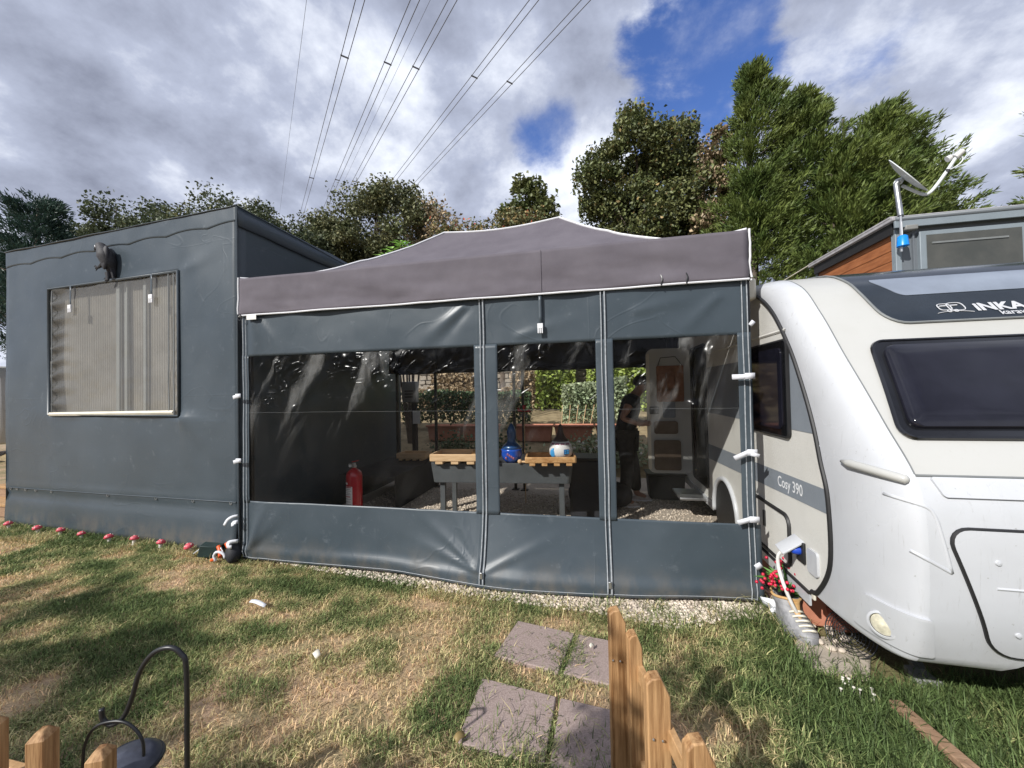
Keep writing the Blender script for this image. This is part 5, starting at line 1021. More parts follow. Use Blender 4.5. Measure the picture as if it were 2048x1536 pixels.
    for i in range(3): part(og, 'pocket', panel(dr, Z(780), Z(748), lambda z: X(1314 + 19 * i), lambda z: X(1331 + 19 * i), 0.01, 0.075, 14, 5, base=0.05)[0], 'organiser', ang=40)
    for i in range(2): part(og, 'pocket', panel(dr, Z(806), Z(784), lambda z: X(1315 + 28 * i), lambda z: X(1340 + 28 * i), 0.01, 0.085, 14, 5, base=0.05)[0], 'organiser', ang=40)
    part(og, 'hanging_cord', MB().tube([dr(X(1316), Z(732), 0.05), dr(X(1322), Z(715), 0.04), dr(X(1354), Z(713), 0.04), dr(X(1368), Z(732), 0.05)], 0.005, 5), 'rubber_black')
    dp('net_pocket', 1325, 1352, 806, 842, 'stripe_grey', 0.04, 0.02); dp('door_latch', 1296, 1316, 818, 834, 'rubber_black', 0.05, 0.01)
    dp('door_shelf', 1305, 1356, 849, 876, 'bin_brown', 0.05, 0.03); dp('door_bin', 1304, 1361, 889, 952, 'bin_brown', 0.06, 0.03)
    part(c, 'door_step', MB().box((1.12, 5.12, 0.28), (0.30, 0.46, 0.03)), 'steel', bevel=0.005)
    # drawbar and corner steady
    for s in (-1, 1): part(c, 'drawbar', MB().bar((CXM + s * 0.52, 2.35, 0.36), (CXM + s * 0.05, 0.95, 0.40), 0.05, 0.09), 'steel')
    st = part(c, 'corner_steady', MB().bar((1.76, 2.95, 0.30), (1.69, 2.52, 0.045), 0.05, 0.035), 'steel'); part(st, 'foot_pad', MB().prism([(-0.06, -0.06), (0.06, -0.06), (0.04, 0.06), (-0.04, 0.06)], lambda a, b_, d_: (1.675 + a, 2.49 + b_, d_), 0.0, 0.05), 'meter_grey', bevel=0.008)
build_caravan()
def build_caravan_side_things():
    solo('mains_cable', MB().tube(cr3([(1.21, 2.79, 0.55), (1.16, 2.84, 0.50), (1.16, 2.85, 0.40), (1.19, 2.82, 0.26), (1.25, 2.83, 0.13), (1.34, 2.92, 0.04), (1.42, 3.05, 0.018)], 40), 0.011, 8), 'cable_white', 'white mains cable hanging from the caravan inlet past the boot planter', 'cable', (1.2, 2.85, 0.01), ang=180)
    # boot planter with red berries
    bx, by = 1.235, 2.93; o = thing('boot_planter', 'weathered grey boot planter with red berry sprigs beside the caravan', 'planter', (bx, by, 0))
    ax = Vector((0.16, -0.98, 0)).normalized(); sd_ = Vector((ax.y, -ax.x, 0))
    def bp(l, s, z): return Vector((bx, by, 0)) + ax * l * 1.12 + sd_ * s * 1.2 + Vector((0, 0, z * 0.84))
    b = MB(); secs = [(-0.075, 0.060, 0.0, 0.05), (-0.08, 0.070, 0.0, 0.08)]
    rows = []
    for z, l0, l1, wd in ((0.0, -0.085, 0.215, 0.056), (0.03, -0.09, 0.232, 0.064), (0.075, -0.085, 0.222, 0.062), (0.11, -0.08, 0.165, 0.058), (0.145, -0.075, 0.095, 0.056), (0.18, -0.078, 0.062, 0.063), (0.235, -0.085, 0.065, 0.068), (0.24, -0.074, 0.054, 0.058), (0.20, -0.068, 0.05, 0.054)):
        rows.append([bp((l0 + l1) / 2 + (l1 - l0) / 2 * cos(a), wd * sin(a) * (1 + 0.10 * cos(a)), z + 0.004 * sin(5 * a + z * 60)) for a in lin(0, 2 * pi * 23 / 24, 24)])
    n = 24; m = len(rows); b.add(sum(rows, []), [(j * n + i, j * n + (i + 1) % n, (j + 1) * n + (i + 1) % n, (j + 1) * n + i) for j in range(m - 1) for i in range(n)] + [tuple(range(n))[::-1], tuple((m - 1) * n + i for i in range(n))])
    part(o, 'boot', b, 'boot_grey', ang=180)
    part(o, 'sole', MB().prism([((0.068 + 0.168 * cos(a)), 0.066 * sin(a)) for a in lin(0, 2 * pi * 23 / 24, 24)], lambda l, s, d: bp(l, s, d), 0.004, 0.022), 'boot_grey')
    part(o, 'collar', MB().tube([bp(-0.010 + 0.076 * cos(a), 0.067 * sin(a), 0.235 + 0.006 * sin(3 * a)) for a in lin(0, 2 * pi * 23 / 24, 24)], 0.009, 8, closed=True), 'boot_tan', ang=180)
    part(o, 'tongue', MB().grid(lambda u, v: bp(0.062 + 0.05 * (1 - v) ** 1.5 + 0.010 - 0.01 * u * u, 0.030 * u * (0.3 + v * 0.8), 0.125 + 0.105 * v), lin(-1, 1, 8), lin(0, 1, 8)), 'boot_tan', ang=180, thick=0.006)
    for k in range(5):
        l = 0.195 - 0.026 * k; z = 0.088 + 0.016 * k; part(o, 'lace', MB().tube(cr3([bp(l - 0.01, -0.035, z), bp(l + 0.008, -0.01, z + 0.022), bp(l - 0.004, 0.012, z + 0.016), bp(l - 0.012, 0.036, z + 0.004)], 8), 0.007, 6), 'sill_white')
    part(o, 'inner_pot', MB().lathe([(0.045, 0.17), (0.056, 0.262), (0.050, 0.262), (0.046, 0.235), (0.0, 0.235)], bp(-0.01, 0, 0), 18), 'rubber_black')
    rs = random.Random(5)
    for i, (l, s, z) in enumerate(((0.02, 0.075, 0.40), (0.05, -0.055, 0.44), (-0.06, -0.01, 0.47), (0.06, 0.02, 0.35), (0.03, 0.11, 0.36), (-0.03, -0.09, 0.42))):
        sp = part(o, 'berry_sprig', MB().tube(cr3([bp(-0.01, 0, 0.24), bp(l * 0.4, s * 0.5, 0.24 + (z - 0.24) * 0.6), bp(l, s, z)], 8), 0.004, 5), 'leaf_bright')
        bb = MB()
        for k in range(13): bb.ell(bp(l + rs.gauss(0, 0.020), s + rs.gauss(0, 0.026), z + rs.gauss(0, 0.020) - 0.01 * (k % 3)), 0.0105, 8, 6)
        part(sp, 'berries', bb, 'berry_red', ang=180)['kind'] = 'stuff'
    for k in range(22):
        a = rs.uniform(0, 6.28); r0 = rs.uniform(0.03, 0.11); z = rs.uniform(0.26, 0.40); tip = bp(-0.01 + (r0 + 0.06) * cos(a), (r0 + 0.06) * sin(a), z + rs.uniform(-0.03, 0.05)); root = bp(-0.01 + r0 * 0.3 * cos(a), r0 * 0.3 * sin(a), z - 0.05); md = root.lerp(tip, 0.55) + Vector((0, 0, 0.015)); sdv = (tip - root).cross(Vector((0, 0, 1))).normalized() * 0.016
        part(o, 'leaf', MB().add([root, md - sdv, tip, md + sdv], [(0, 1, 2), (0, 2, 3)]), 'leaf_bright', ang=0)
    # terracotta trough under the caravan side and pieces beneath
    o = thing('terracotta_planter', 'terracotta planter pushed under the caravan side behind the boot', 'planter', (1.40, 3.25, 0))
    bxm = MB(); part(o, 'body', bxm.box((1.42, 3.22, 0.11), (0.22, 0.62, 0.20)), 'terracotta', bevel=0.012); part(o, 'rim', MB().box((1.42, 3.22, 0.215), (0.25, 0.65, 0.03)), 'terracotta', bevel=0.008)
    o = thing('terracotta_pot', 'dark terracotta pot tipped under the caravan front', 'pot', (1.62, 2.82, 0))
    part(o, 'body', MB().lathe([(0.07, -0.14), (0.11, 0.10), (0.125, 0.10), (0.125, 0.14), (0.105, 0.14), (0.06, -0.10)], (1.60, 2.86, 0.13), 22, Matrix.Rotation(R(75), 3, 'Y')), 'terracotta_dark')
    o = thing('fan_guard', 'round black wire fan guard leaning under the caravan front', 'fan guard', (1.46, 2.66, 0))
    q = (Vector((-0.75, -0.6, 0.45)).normalized()).to_track_quat('Z', 'Y').to_matrix(); cc = Vector((1.46, 2.68, 0.115))
    for k, r in enumerate(lin(0.02, 0.125, 8)): part(o, 'wire_ring', MB().tube([cc + q @ Vector((r * cos(a), r * sin(a), 0.03 * (1 - (r / 0.125) ** 2))) for a in lin(0, 2 * pi * 23 / 24, 24)], 0.0022 if r < 0.12 else 0.004, 5, closed=True), 'black_metal', ang=180)
    for k in range(20):
        a = 2 * pi * k / 20; part(o, 'wire_spoke', MB().tube([cc + q @ Vector((r * cos(a + 0.5 * r / 0.12), r * sin(a + 0.5 * r / 0.12), 0.03 * (1 - (r / 0.125) ** 2))) for r in lin(0.015, 0.125, 6)], 0.0018, 4), 'black_metal', ang=180)
    solo('concrete_slab', MB().prism([(1.12, 2.50), (1.40, 2.42), (1.55, 2.66), (1.40, 2.80), (1.20, 2.78)], lambda a, b_, d: (a, b_, d), -0.03, 0.02), 'concrete', 'broken sand coloured slab in the ground at the foot of the boot planter', 'slab', (1.3, 2.6, -0.01), bevel=0.01)
    rs2 = random.Random(9)
    for k in range(9):
        x, y = rs2.uniform(1.28, 1.56), rs2.uniform(2.62, 2.95); r = rs2.uniform(0.014, 0.03)
        solo('pebble', MB().ell((x, y, 0.02 + r * 0.5), (r * 1.3, r, r * 0.7), 9, 6, Matrix.Rotation(rs2.uniform(0, 3), 3, 'Z')), 'stone', 'loose pale pebble on the slab by the boot planter', 'pebble', (x, y, 0.01), 'pebbles beside the boot planter')
    solo('wooden_plank', MB().bar((1.40, 2.25, 0.040), (1.455, 1.78, 0.055), 0.058, 0.028), 'old_wood', 'flat brown plank half sunk in the long grass', 'plank', (1.42, 2.05, 0.0), bevel=0.004)
build_caravan_side_things()

# ------------------------------------------------------------------ vegetation
def leaf_quads(rs, P, size, up=0.5, aspect=1.5):
    """folded leaf-sized faces at points P"""
    n = len(P); d = rs.normal(size=(n, 3)); d[:, 2] -= 0.15; d /= np.linalg.norm(d, axis=1)[:, None]
    nn = rs.normal(size=(n, 3)); nn[:, 2] += up * 2; nn[:, 1] -= 0.3; s = np.cross(d, nn); s /= np.linalg.norm(s, axis=1)[:, None] + 1e-9
    L = (size * rs.uniform(0.7, 1.3, n))[:, None]; W = L / aspect * 0.5; f = np.cross(s, d) * L * 0.16
    V = np.stack([P - d * L * 0.5, P + s * W + f, P + d * L * 0.5, P - s * W + f], 1)
    F = np.array([(0, 1, 2), (0, 2, 3)])[None] + (np.arange(n) * 4)[:, None, None]
    return V.reshape(-1, 3), F.reshape(-1, 3)
def limb_mesh(rs, base, targets, r0, fork):
    b = MB(); base = Vector(base); fork = Vector(fork)
    b.tube(cr3([base, base.lerp(fork, 0.5) + Vector((rs.normal(0, 0.08), rs.normal(0, 0.08), 0)), fork], 8), [r0 * (1.25 - 0.55 * i / 7) for i in range(8)], 9)
    for t in targets:
        t = Vector(t); s = base.lerp(fork, rs.uniform(0.75, 1.0)); mid = s.lerp(t, 0.5) + Vector((rs.normal(0, 0.12), rs.normal(0, 0.12), 0.12)); b.tube(cr3([s, mid, t], 7), [r0 * (0.42 - 0.055 * i) for i in range(7)], 6)
    return b
def broad_tree(name, label, base, lobes, n, leaf, m, trunk=0.16, clumps=70, seed=1, group=None, clump_r=0.32, shell=0.55, mats=None, cat='tree'):
    rs = np.random.default_rng(seed); t = thing(name, label, cat, tuple(base), group)
    vol = np.array([l[3] * l[4] * l[5] for l in lobes]); pr = vol ** 0.7; pr /= pr.sum(); C = []
    for k in range(clumps):
        l = lobes[rs.choice(len(lobes), p=pr)]; d = rs.normal(size=3); d /= np.linalg.norm(d); r = rs.uniform(shell, 1.0) ** 0.6; C.append(np.array(l[:3]) + d * r * np.array(l[3:6]))
    C = np.array(C); w = rs.uniform(0.35, 1.4, clumps); w /= w.sum(); idx = rs.choice(clumps, n, p=w); cr = clump_r * rs.uniform(0.6, 1.5, clumps)
    P = C[idx] + np.clip(rs.normal(size=(n, 3)), -1.5, 1.5) * cr[idx][:, None] * np.array([1, 1, 0.75])
    np_part(t, 'crown', *leaf_quads(rs, P, leaf), m)
    if mats:
        for mm, frac in mats: q = rs.choice(len(P), int(n * frac)); np_part(t, 'turned_leaves', *leaf_quads(rs, P[q] + rs.normal(0, 0.06, (len(q), 3)), leaf), mm)
    cx = np.mean([l[0] for l in lobes]); cy = np.mean([l[1] for l in lobes]); zmin = min(l[2] - l[5] * 0.5 for l in lobes)
    fork = (base[0] * 0.6 + cx * 0.4, base[1] * 0.6 + cy * 0.4, max(zmin, base[2] + 0.4 * (np.mean([l[2] for l in lobes]) - base[2])))
    part(t, 'trunk', limb_mesh(rs, base, C[rs.choice(clumps, min(clumps, 26), replace=False)], trunk, fork), 'bark', ang=180); return t
def conifer(name, label, base, leaders, m, seed, spray=0.30, nb=420, group=None, wind=(0.0, 0.0), dens=16, needle=0.10):
    """leaders: (x, y, z0, z1, radius at foot, lean x)"""
    rs = np.random.default_rng(seed); t = thing(name, label, 'tree', tuple(base), group); VV = []; b = MB(); PTS = []; DIR = []
    for (x, y, z0, z1, rad, lean) in leaders:
        b.tube([(x + lean * q * 0.0, y, base[2] if q == 0 else z0 + (z1 - z0) * q) for q in lin(0, 1, 6)], [0.16 * (1 - 0.17 * i) for i in range(6)], 7)
        k = int(nb * rad * (z1 - z0) / 12)
        for i in range(k):
            q = rs.random() ** 0.8; z = z0 + (z1 - z0) * q; a = rs.uniform(0, 2 * pi); R_ = rad * (1 - q) ** 0.62 * (0.45 + 0.75 * rs.random() ** 0.7) * (1 + 0.45 * fbm(a * 1.3, z * 0.9, x)) + 0.10
            tip = np.array([x + lean * q + R_ * cos(a) + wind[0] * R_, y + R_ * sin(a) + wind[1] * R_, z + R_ * rs.uniform(0.15, 0.65)]); st = np.array([x + lean * q * 0.7, y, z - 0.1])
            dd = (tip - st) / (np.linalg.norm(tip - st) + 1e-6)
            for q0, wdt, cnt in ((1.0, 0.10, int(dens * 1.1)), (0.78, 0.15, int(dens * 0.9)), (0.52, 0.19, int(dens * 0.6))):     # tuft at the tip, fuller ones behind it
                c0 = st + (tip - st) * q0; f = rs.uniform(-1.0, 1.0, cnt); p = c0 + dd * (f * wdt * 1.5)[:, None] + rs.normal(0, 1, (cnt, 3)) * (wdt * (1.0 - 0.45 * f))[:, None] * np.array([0.62, 0.62, 0.42]); PTS.append(p)
                DIR.append(np.repeat((dd + np.array([wind[0] * 0.5, 0, 0.30]))[None], cnt, 0) + (p - c0) * 2.2 + rs.normal(0, 0.22, (cnt, 3)))
            if i % 9 == 0: b.tube([st, tuple(st + (tip - st) * 0.85)], [0.022, 0.006], 4)
    P = np.concatenate(PTS); D = np.concatenate(DIR); D /= np.linalg.norm(D, axis=1)[:, None]; n = len(P)
    # each point carries a small fan of scale-leaf sprays
    Vs = []; 
    for j in range(3):
        d = D + rs.normal(0, 0.30, (n, 3)); d /= np.linalg.norm(d, axis=1)[:, None]; s = np.cross(d, rs.normal(size=(n, 3))); s /= np.linalg.norm(s, axis=1)[:, None]; L = (spray * rs.uniform(0.45, 1.1, n))[:, None]; W = L * needle
        o = P + rs.normal(0, 0.03, (n, 3)); Vs.append(np.stack([o, o + d * L * 0.45 + s * W, o + d * L, o + d * L * 0.45 - s * W], 1))
    V = np.concatenate(Vs); F = np.array([(0, 1, 2), (0, 2, 3)])[None] + (np.arange(len(V)) * 4)[:, None, None]
    np_part(t, 'crown', V.reshape(-1, 3), F.reshape(-1, 3), m); part(t, 'trunk', b, 'bark', ang=180); return t
def build_trees():
    G = 'trees behind the pitch'
    conifer('cedar_tree', 'dark pointed cedar beyond the far end of the tarpaulin tent', (-14.9, 7.6, 0), [(-14.9, 7.6, 3.0, 7.1, 1.35, 0.0), (-16.2, 8.0, 2.5, 5.6, 1.5, 0.0), (-13.4, 8.2, 2.5, 5.2, 1.2, 0.0)], 'needle_cedar', 3, 0.15, 420, G, (0, 0), 18, 0.10)
    broad_tree('evergreen_tree', 'dark feathery evergreen between the cedar and the round-crowned tree', (-16.0, 10.4, 0), [(-17.3, 10.2, 6.6, 1.2, 1.2, 1.2), (-15.6, 10.4, 7.0, 1.2, 1.2, 1.5), (-14.2, 10.3, 6.6, 1.2, 1.2, 1.3), (-16, 10.2, 5.0, 2.6, 1.5, 1.6)], 32000, 0.115, 'leaf_dark', 0.2, 100, 11, G, 0.26, 0.6)
    broad_tree('round_crowned_tree', 'wide dark green tree with rounded crown rising behind the tent corner', (-12.4, 11.2, 0), [(-12.4, 11, 6.9, 1.9, 1.8, 1.6), (-14.2, 11, 6.2, 1.3, 1.4, 1.2), (-10.6, 11, 6.4, 1.6, 1.4, 1.2), (-9.5, 11, 6.0, 1.5, 1.3, 1.2), (-12, 11, 5.4, 3.0, 1.6, 1.5)], 52000, 0.105, 'leaf_dark', 0.26, 130, 12, G, 0.30, 0.55, [('leaf_olive', 0.18)])
    broad_tree('loose_crowned_tree', 'olive green tree with thinning sunlit crown behind the gazebo roof', (-8.0, 13.4, 0), [(-8.6, 13, 7.6, 1.5, 1.4, 1.45), (-7.0, 13, 7.6, 1.3, 1.4, 1.45), (-9.7, 13, 7.0, 1.2, 1.2, 1.3), (-8.2, 13, 5.8, 2.4, 1.4, 1.5)], 38000, 0.11, 'leaf_olive', 0.2, 110, 13, G, 0.27, 0.55, [('leaf_dark', 0.3)])
    broad_tree('sparse_tree', 'sparse pale brown tree with few leaves beside the olive one', (-5.5, 13.2, 0), [(-5.6, 13, 7.2, 1.0, 1.0, 1.2), (-5.2, 13, 6.2, 1.2, 1.0, 1.2)], 5200, 0.13, 'leaf_tan', 0.12, 60, 14, G, 0.22, 0.3, [('leaf_olive', 0.35)])
    broad_tree('autumn_bush', 'low rust and olive autumn bush seen over the canopy ridge', (-3.0, 12.6, 0), [(-4.2, 12.2, 6.3, 1.0, 0.9, 0.7), (-2.8, 12.2, 6.5, 1.2, 0.9, 0.75), (-1.4, 12.2, 6.4, 1.2, 0.9, 0.9), (-2.8, 12.2, 5.3, 2.4, 1.0, 1.0)], 24000, 0.105, 'leaf_olive', 0.14, 80, 15, G, 0.22, 0.5, [('leaf_autumn', 0.4), ('leaf_red', 0.035)])
    broad_tree('thin_branched_tree', 'thin tree with a few leafy branch tips against the sky', (-1.6, 12.9, 0), [(-1.9, 12.5, 8.0, 0.55, 0.5, 0.55), (-2.5, 12.5, 7.4, 0.45, 0.4, 0.4), (-1.3, 12.5, 7.3, 0.5, 0.5, 0.5)], 2600, 0.15, 'leaf_linden', 0.06, 26, 16, G, 0.16, 0.2)
    broad_tree('linden_tree', 'large linden tree with heavy green crown behind the gazebo', (1.9, 14.4, 0), [(1.9, 14, 10.0, 1.2, 1.3, 1.3), (1.0, 14, 9.0, 1.3, 1.4, 1.3), (2.9, 14, 9.6, 1.0, 1.2, 1.3), (0.5, 14, 7.8, 1.0, 1.2, 1.0), (2.0, 14, 7.6, 1.7, 1.4, 1.2), (3.2, 14, 7.8, 0.9, 1.2, 1.2), (1.8, 14, 6.0, 2.0, 1.4, 1.2)], 52000, 0.12, 'leaf_linden', 0.24, 130, 17, G, 0.25, 0.5, [('leaf_dark', 0.2), ('leaf_autumn', 0.04)])
    broad_tree('bare_branched_tree', 'thin reddish brown tree between the linden and the cypress', (3.9, 13.4, 0), [(3.9, 13, 9.2, 0.6, 0.5, 0.8), (3.8, 13, 8.2, 0.6, 0.5, 0.8), (3.8, 13, 7.0, 0.7, 0.5, 0.8)], 3600, 0.13, 'leaf_tan', 0.08, 50, 18, G, 0.16, 0.2, [('leaf_linden', 0.5)])
    conifer('cypress_tree', 'tall bushy green cypress with wind-swept branches beside the cabin', (5.9, 12.4, 0), [(4.55, 12.2, 5.2, 10.6, 1.2, 0.1), (5.7, 12.2, 4.6, 9.6, 1.35, 0.2), (6.8, 12.0, 4.0, 8.8, 1.5, 0.9), (7.4, 12.0, 3.6, 7.7, 1.3, 0.9), (4.4, 11.8, 3.0, 7.4, 1.4, 0.0), (6.2, 11.5, 3.0, 7.6, 1.9, 0.3), (7.6, 11.8, 3.0, 6.2, 1.2, 0.6)], 'needle_cypress', 21, 0.17, 360, G, (0.24, 0.0), 22, 0.11)
    conifer('cypress_tree', 'edge of a distant cypress on the far side of the grey cabin', (12.2, 12.6, 0), [(12.3, 12.4, 4.0, 9.4, 1.2, 0.0), (13.2, 12.4, 4.0, 9.0, 1.3, 0.0)], 'needle_cypress', 22, 0.17, 260, G, (0, 0), 20, 0.11)
    # fig shoots over the canopy
    rs = np.random.default_rng(31); t = thing('fig_bush', 'bright green broad-leaved bush showing just above the canopy edge', 'bush', (-4.1, 8.1, 0)); b = MB()
    for k in range(7):
        top = Vector((-4.6 + 0.17 * k + rs.normal(0, 0.05), 8.0, 4.55 + 0.5 * sin(0.5 + k * 0.45) + rs.normal(0, 0.06))); b.tube(cr3([(-4.1, 8.1, 0.0), (-4.1 + 0.5 * (top.x + 4.1), 8.05, 2.4), tuple(top)], 10), 0.022, 5)
        for j in range(8):
            a = 2 * pi * j / 8 + rs.uniform(0, 0.5); L = rs.uniform(0.20, 0.32); d = Vector((cos(a), 0.6 * sin(a), 0.25 + 0.2 * sin(a))); root = top + Vector((0, 0, -0.10 + 0.04 * (j % 3))); tip = root + d * L; sdv = d.cross(Vector((0, -0.4, 1))).normalized() * L * 0.16; md = root.lerp(tip, 0.5) + Vector((0, 0, 0.03))
            part(t, 'leaf', MB().add([root, md - sdv, tip, md + sdv], [(0, 1, 2), (0, 2, 3)]), 'leaf_fig', ang=0)
    part(t, 'stem', b, 'bark')
    # trees on the near side of the plot, behind the viewer's left shoulder: they shade the lawn
    broad_tree('garden_tree', 'slender leafy garden tree beyond the picket fence that shades the lawn', (-8.9, -5.4, 0), [(-9.5, -5.2, 5.9, 1.1, 0.9, 0.6), (-8.0, -5.5, 6.2, 1.1, 0.6, 0.5), (-11.0, -4.9, 5.3, 0.9, 0.7, 0.5), (-6.9, -5.5, 5.7, 0.6, 0.5, 0.4), (-8.7, -5.2, 4.9, 0.9, 0.5, 0.45)], 4200, 0.12, 'leaf_linden', 0.22, 34, 41, None, 0.17, 0.3)
    broad_tree('shadow_tree', 'unseen small tree added to cast a shadow near the picket fence', (-2.75, -1.95, 0), [(-2.42, -1.66, 3.52, 0.14, 0.14, 0.20), (-2.50, -1.85, 3.1, 0.26, 0.22, 0.26), (-2.3, -1.95, 2.9, 0.2, 0.2, 0.22)], 1000, 0.08, 'leaf_linden', 0.025, 20, 42, None, 0.07, 0.1)  # unseen tree, added and shaped to throw the blob shadow on the lawn
    hedge_row(thing('hedge', 'tall green boundary hedge across the plot, facing the tents', 'hedge', (-3, -13.5, 0)), [(-16, -13, 0, 30, 1.0, 4.2)], 'leaf_hedge', 14000, 0.22, 51)
def hedge_row(t, boxes, m, n, leaf, seed, shell=True):
    rs = np.random.default_rng(seed); P = []
    tot = sum(b[3] * b[5] for b in boxes)
    for (x, y, z, L, D, H_) in boxes:
        k = int(n * L * H_ / tot); p = np.stack([x + rs.random(k) * L, y + (rs.random(k) - 0.5) * D, z + rs.random(k) ** 0.8 * H_], 1)
        bump = np.array([fbm(a * 0.9, 3.1, seed) for a in p[:, 0]]); p[:, 2] *= 1 + 0.10 * bump; p[:, 1] += 0.12 * bump; P.append(p)
    P = np.concatenate(P); np_part(t, 'foliage', *leaf_quads(rs, P, leaf), m)
    b = MB()
    for (x, y, z, L, D, H_) in boxes:
        for q in lin(x + 0.2, x + L - 0.2, max(2, int(L / 0.5))): b.tube([(q, y, z), (q + 0.06, y, z + H_ * 0.7)], [0.025, 0.01], 5)
    part(t, 'stem', b, 'bark'); return t
build_trees()

# ------------------------------------------------------------------ rear garden seen through the curtain
def build_rear_garden():
    struct('garden_bank', MB().grid(lambda x, y: (x, y, 0.10 + interp(y, [7.2, 7.9, 9.0, 12.5, 30], [-0.12, 0.30, 0.52, 0.95, 1.0]) + 0.05 * fbm(x, y)), lin(-16, 8, 50), [7.2, 7.6, 7.9, 8.4, 9, 9.6, 10.4, 11.4, 12.5, 16, 30]), 'dry_slope', ang=180)
    # rubble wall along the boundary, courses of separate stones for the stretch that shows
    w = thing('boundary_wall', 'rough sunlit stone wall along the back of the garden', 'wall', (-1.5, 12.3, 0.6))
    part(w, 'core', MB().box((-1.0, 12.72, 1.45), (13, 0.42, 2.0)), 'wall_stone', ang=0)
    rs = random.Random(8); protos = []
    for k in range(6):
        b = MB(); j_ = lambda: rs.uniform(-0.06, 0.06); pl = [(-0.46 + j_(), -0.45 + j_()), (j_(), -0.47), (0.46 + j_(), -0.44 + j_()), (0.47, j_()), (0.45 + j_(), 0.45 + j_()), (j_(), 0.47), (-0.45 + j_(), 0.44 + j_()), (-0.47, j_())]; b.prism(pl, lambda a, z_, d: (a * (1 if d > 0 else 0.9), d + 0.02 * j_(), z_ * (1 if d > 0 else 0.86)), 0.06, -0.045); o = mesh_obj('stone', b, 'wall_stone', ang=25); protos.append(o.data); bpy.data.objects.remove(o)
    n = 0; z = 0.62
    while z < 2.35:
        h = rs.uniform(0.13, 0.30); x = -6.0 + rs.uniform(0, 0.2)
        while x < 2.4 and n < 290:
            l = rs.uniform(0.16, 0.52); o = bpy.data.objects.new('stone', protos[rs.randrange(6)]); COL.objects.link(o); o.parent = w; o.location = Vector((x + l / 2, 12.50 + rs.uniform(-0.03, 0.03), z + h / 2)) - Vector(w.location); o.scale = (l * 1.03, 0.8 + rs.random() * 0.7, h * 1.02); n += 1; x += l
        z += h
    hedge_row(thing('clipped_hedge', 'dark leafy shrub row with bare stems behind the left terracotta troughs', 'hedge', (-3.4, 9.2, 0.5)), [(-4.9, 9.2, 0.82, 3.4, 0.5, 0.78)], 'leaf_hedge', 4600, 0.085, 61)
    t = thing('ivy_bush', 'bright sunlit green bush hanging over the stone wall', 'bush', (0.5, 11.2, 0.8)); hedge_row(t, [(-0.2, 11.8, 0.9, 2.2, 0.8, 2.4)], 'leaf_shrub', 6500, 0.12, 62)
    t = thing('ivy_bush', 'light green bush against the stone wall beside the steel posts', 'bush', (-1.0, 11.4, 0.8)); hedge_row(t, [(-1.75, 11.9, 1.0, 1.2, 0.6, 1.9)], 'leaf_shrub', 2600, 0.12, 63)
    t = thing('sage_bush', 'grey-green bush with canes behind the right terracotta troughs', 'bush', (-0.2, 9.4, 0.6)); hedge_row(t, [(-0.75, 9.4, 0.85, 1.5, 0.6, 0.95)], 'leaf_sage', 4200, 0.08, 64)
    for k in range(5): part(t, 'cane', MB().tube([(-0.75 + 0.16 * k, 8.95, 0.75), (-0.72 + 0.18 * k, 9.0, 1.25)], 0.008, 5), 'tray_wood')
    t = thing('dry_brush', 'tangle of dry straw coloured brush against the stone wall', 'bush', (-3.6, 11.9, 0.8)); hedge_row(t, [(-6.0, 12.1, 1.0, 4.4, 0.4, 0.75), (-5.4, 12.2, 1.5, 1.5, 0.3, 0.8), (-2.6, 12.1, 1.0, 1.0, 0.4, 1.35)], 'leaf_tan', 4600, 0.11, 66)
    # terracotta troughs in a row
    proto = None
    for k, x in enumerate((-3.35, -2.50, -1.30, -0.44, 0.42)):
        y = 8.35; lab = ('shaded terracotta trough below the dark hedge, at its far end', 'shaded terracotta trough below the dark hedge, towards the steel posts', 'sunlit terracotta trough right behind the steel posts', 'sunlit terracotta trough with canes behind, beside the gourd house', 'sunlit terracotta trough behind the standing person')[k]
        if proto is None:
            proto = o = thing('terracotta_trough', lab, 'planter', (x, y, 0.55), 'terracotta troughs along the garden bank')
            b = MB(); rings = [[(x + s * a, y + q * c, z) for s, q in ((-1, -1), (1, -1), (1, 1), (-1, 1))] for a, c, z in ((0.36, 0.11, 0.50), (0.405, 0.135, 0.84), (0.38, 0.11, 0.84), (0.37, 0.10, 0.78))]
            b.add(sum(rings, []), [(r * 4 + i, r * 4 + (i + 1) % 4, r * 4 + 4 + (i + 1) % 4, r * 4 + 4 + i) for r in range(3) for i in range(4)] + [(0, 3, 2, 1), (12, 13, 14, 15)]); part(o, 'body', b, 'terracotta', bevel=0.008)
            part(o, 'rim', MB().tube([(x - 0.415, y - 0.145, 0.835), (x + 0.415, y - 0.145, 0.835), (x + 0.415, y + 0.145, 0.835), (x - 0.415, y + 0.145, 0.835)], 0.026, 6, closed=True), 'terracotta')
            part(o, 'soil', MB().box((x, y, 0.80), (0.74, 0.20, 0.03)), 'bark')
        else: copy_thing(proto, (x, y, 0.55), lab)
    rs2 = np.random.default_rng(77)
    for k, (x, y, lab) in enumerate(((-0.15, 7.5, 'pale variegated plant with tangled stems beyond the gravel, beside the gourd house'), (0.55, 7.5, 'pale variegated plant behind the standing person'), (-1.9, 7.6, 'dark mixed plants in the shade behind the trough'), (-2.9, 7.7, 'dark shaded plants below the meter box'))):
        t = thing('garden_plant', lab, 'plant', (x, y, 0.05)); n = 700; P = np.array([x, y, 0.38]) + rs2.normal(size=(n, 3)) * np.array([0.24, 0.14, 0.16]); np_part(t, 'foliage', *leaf_quads(rs2, P, 0.075), 'leaf_sage' if k < 2 else 'leaf_hedge')
        b = MB()
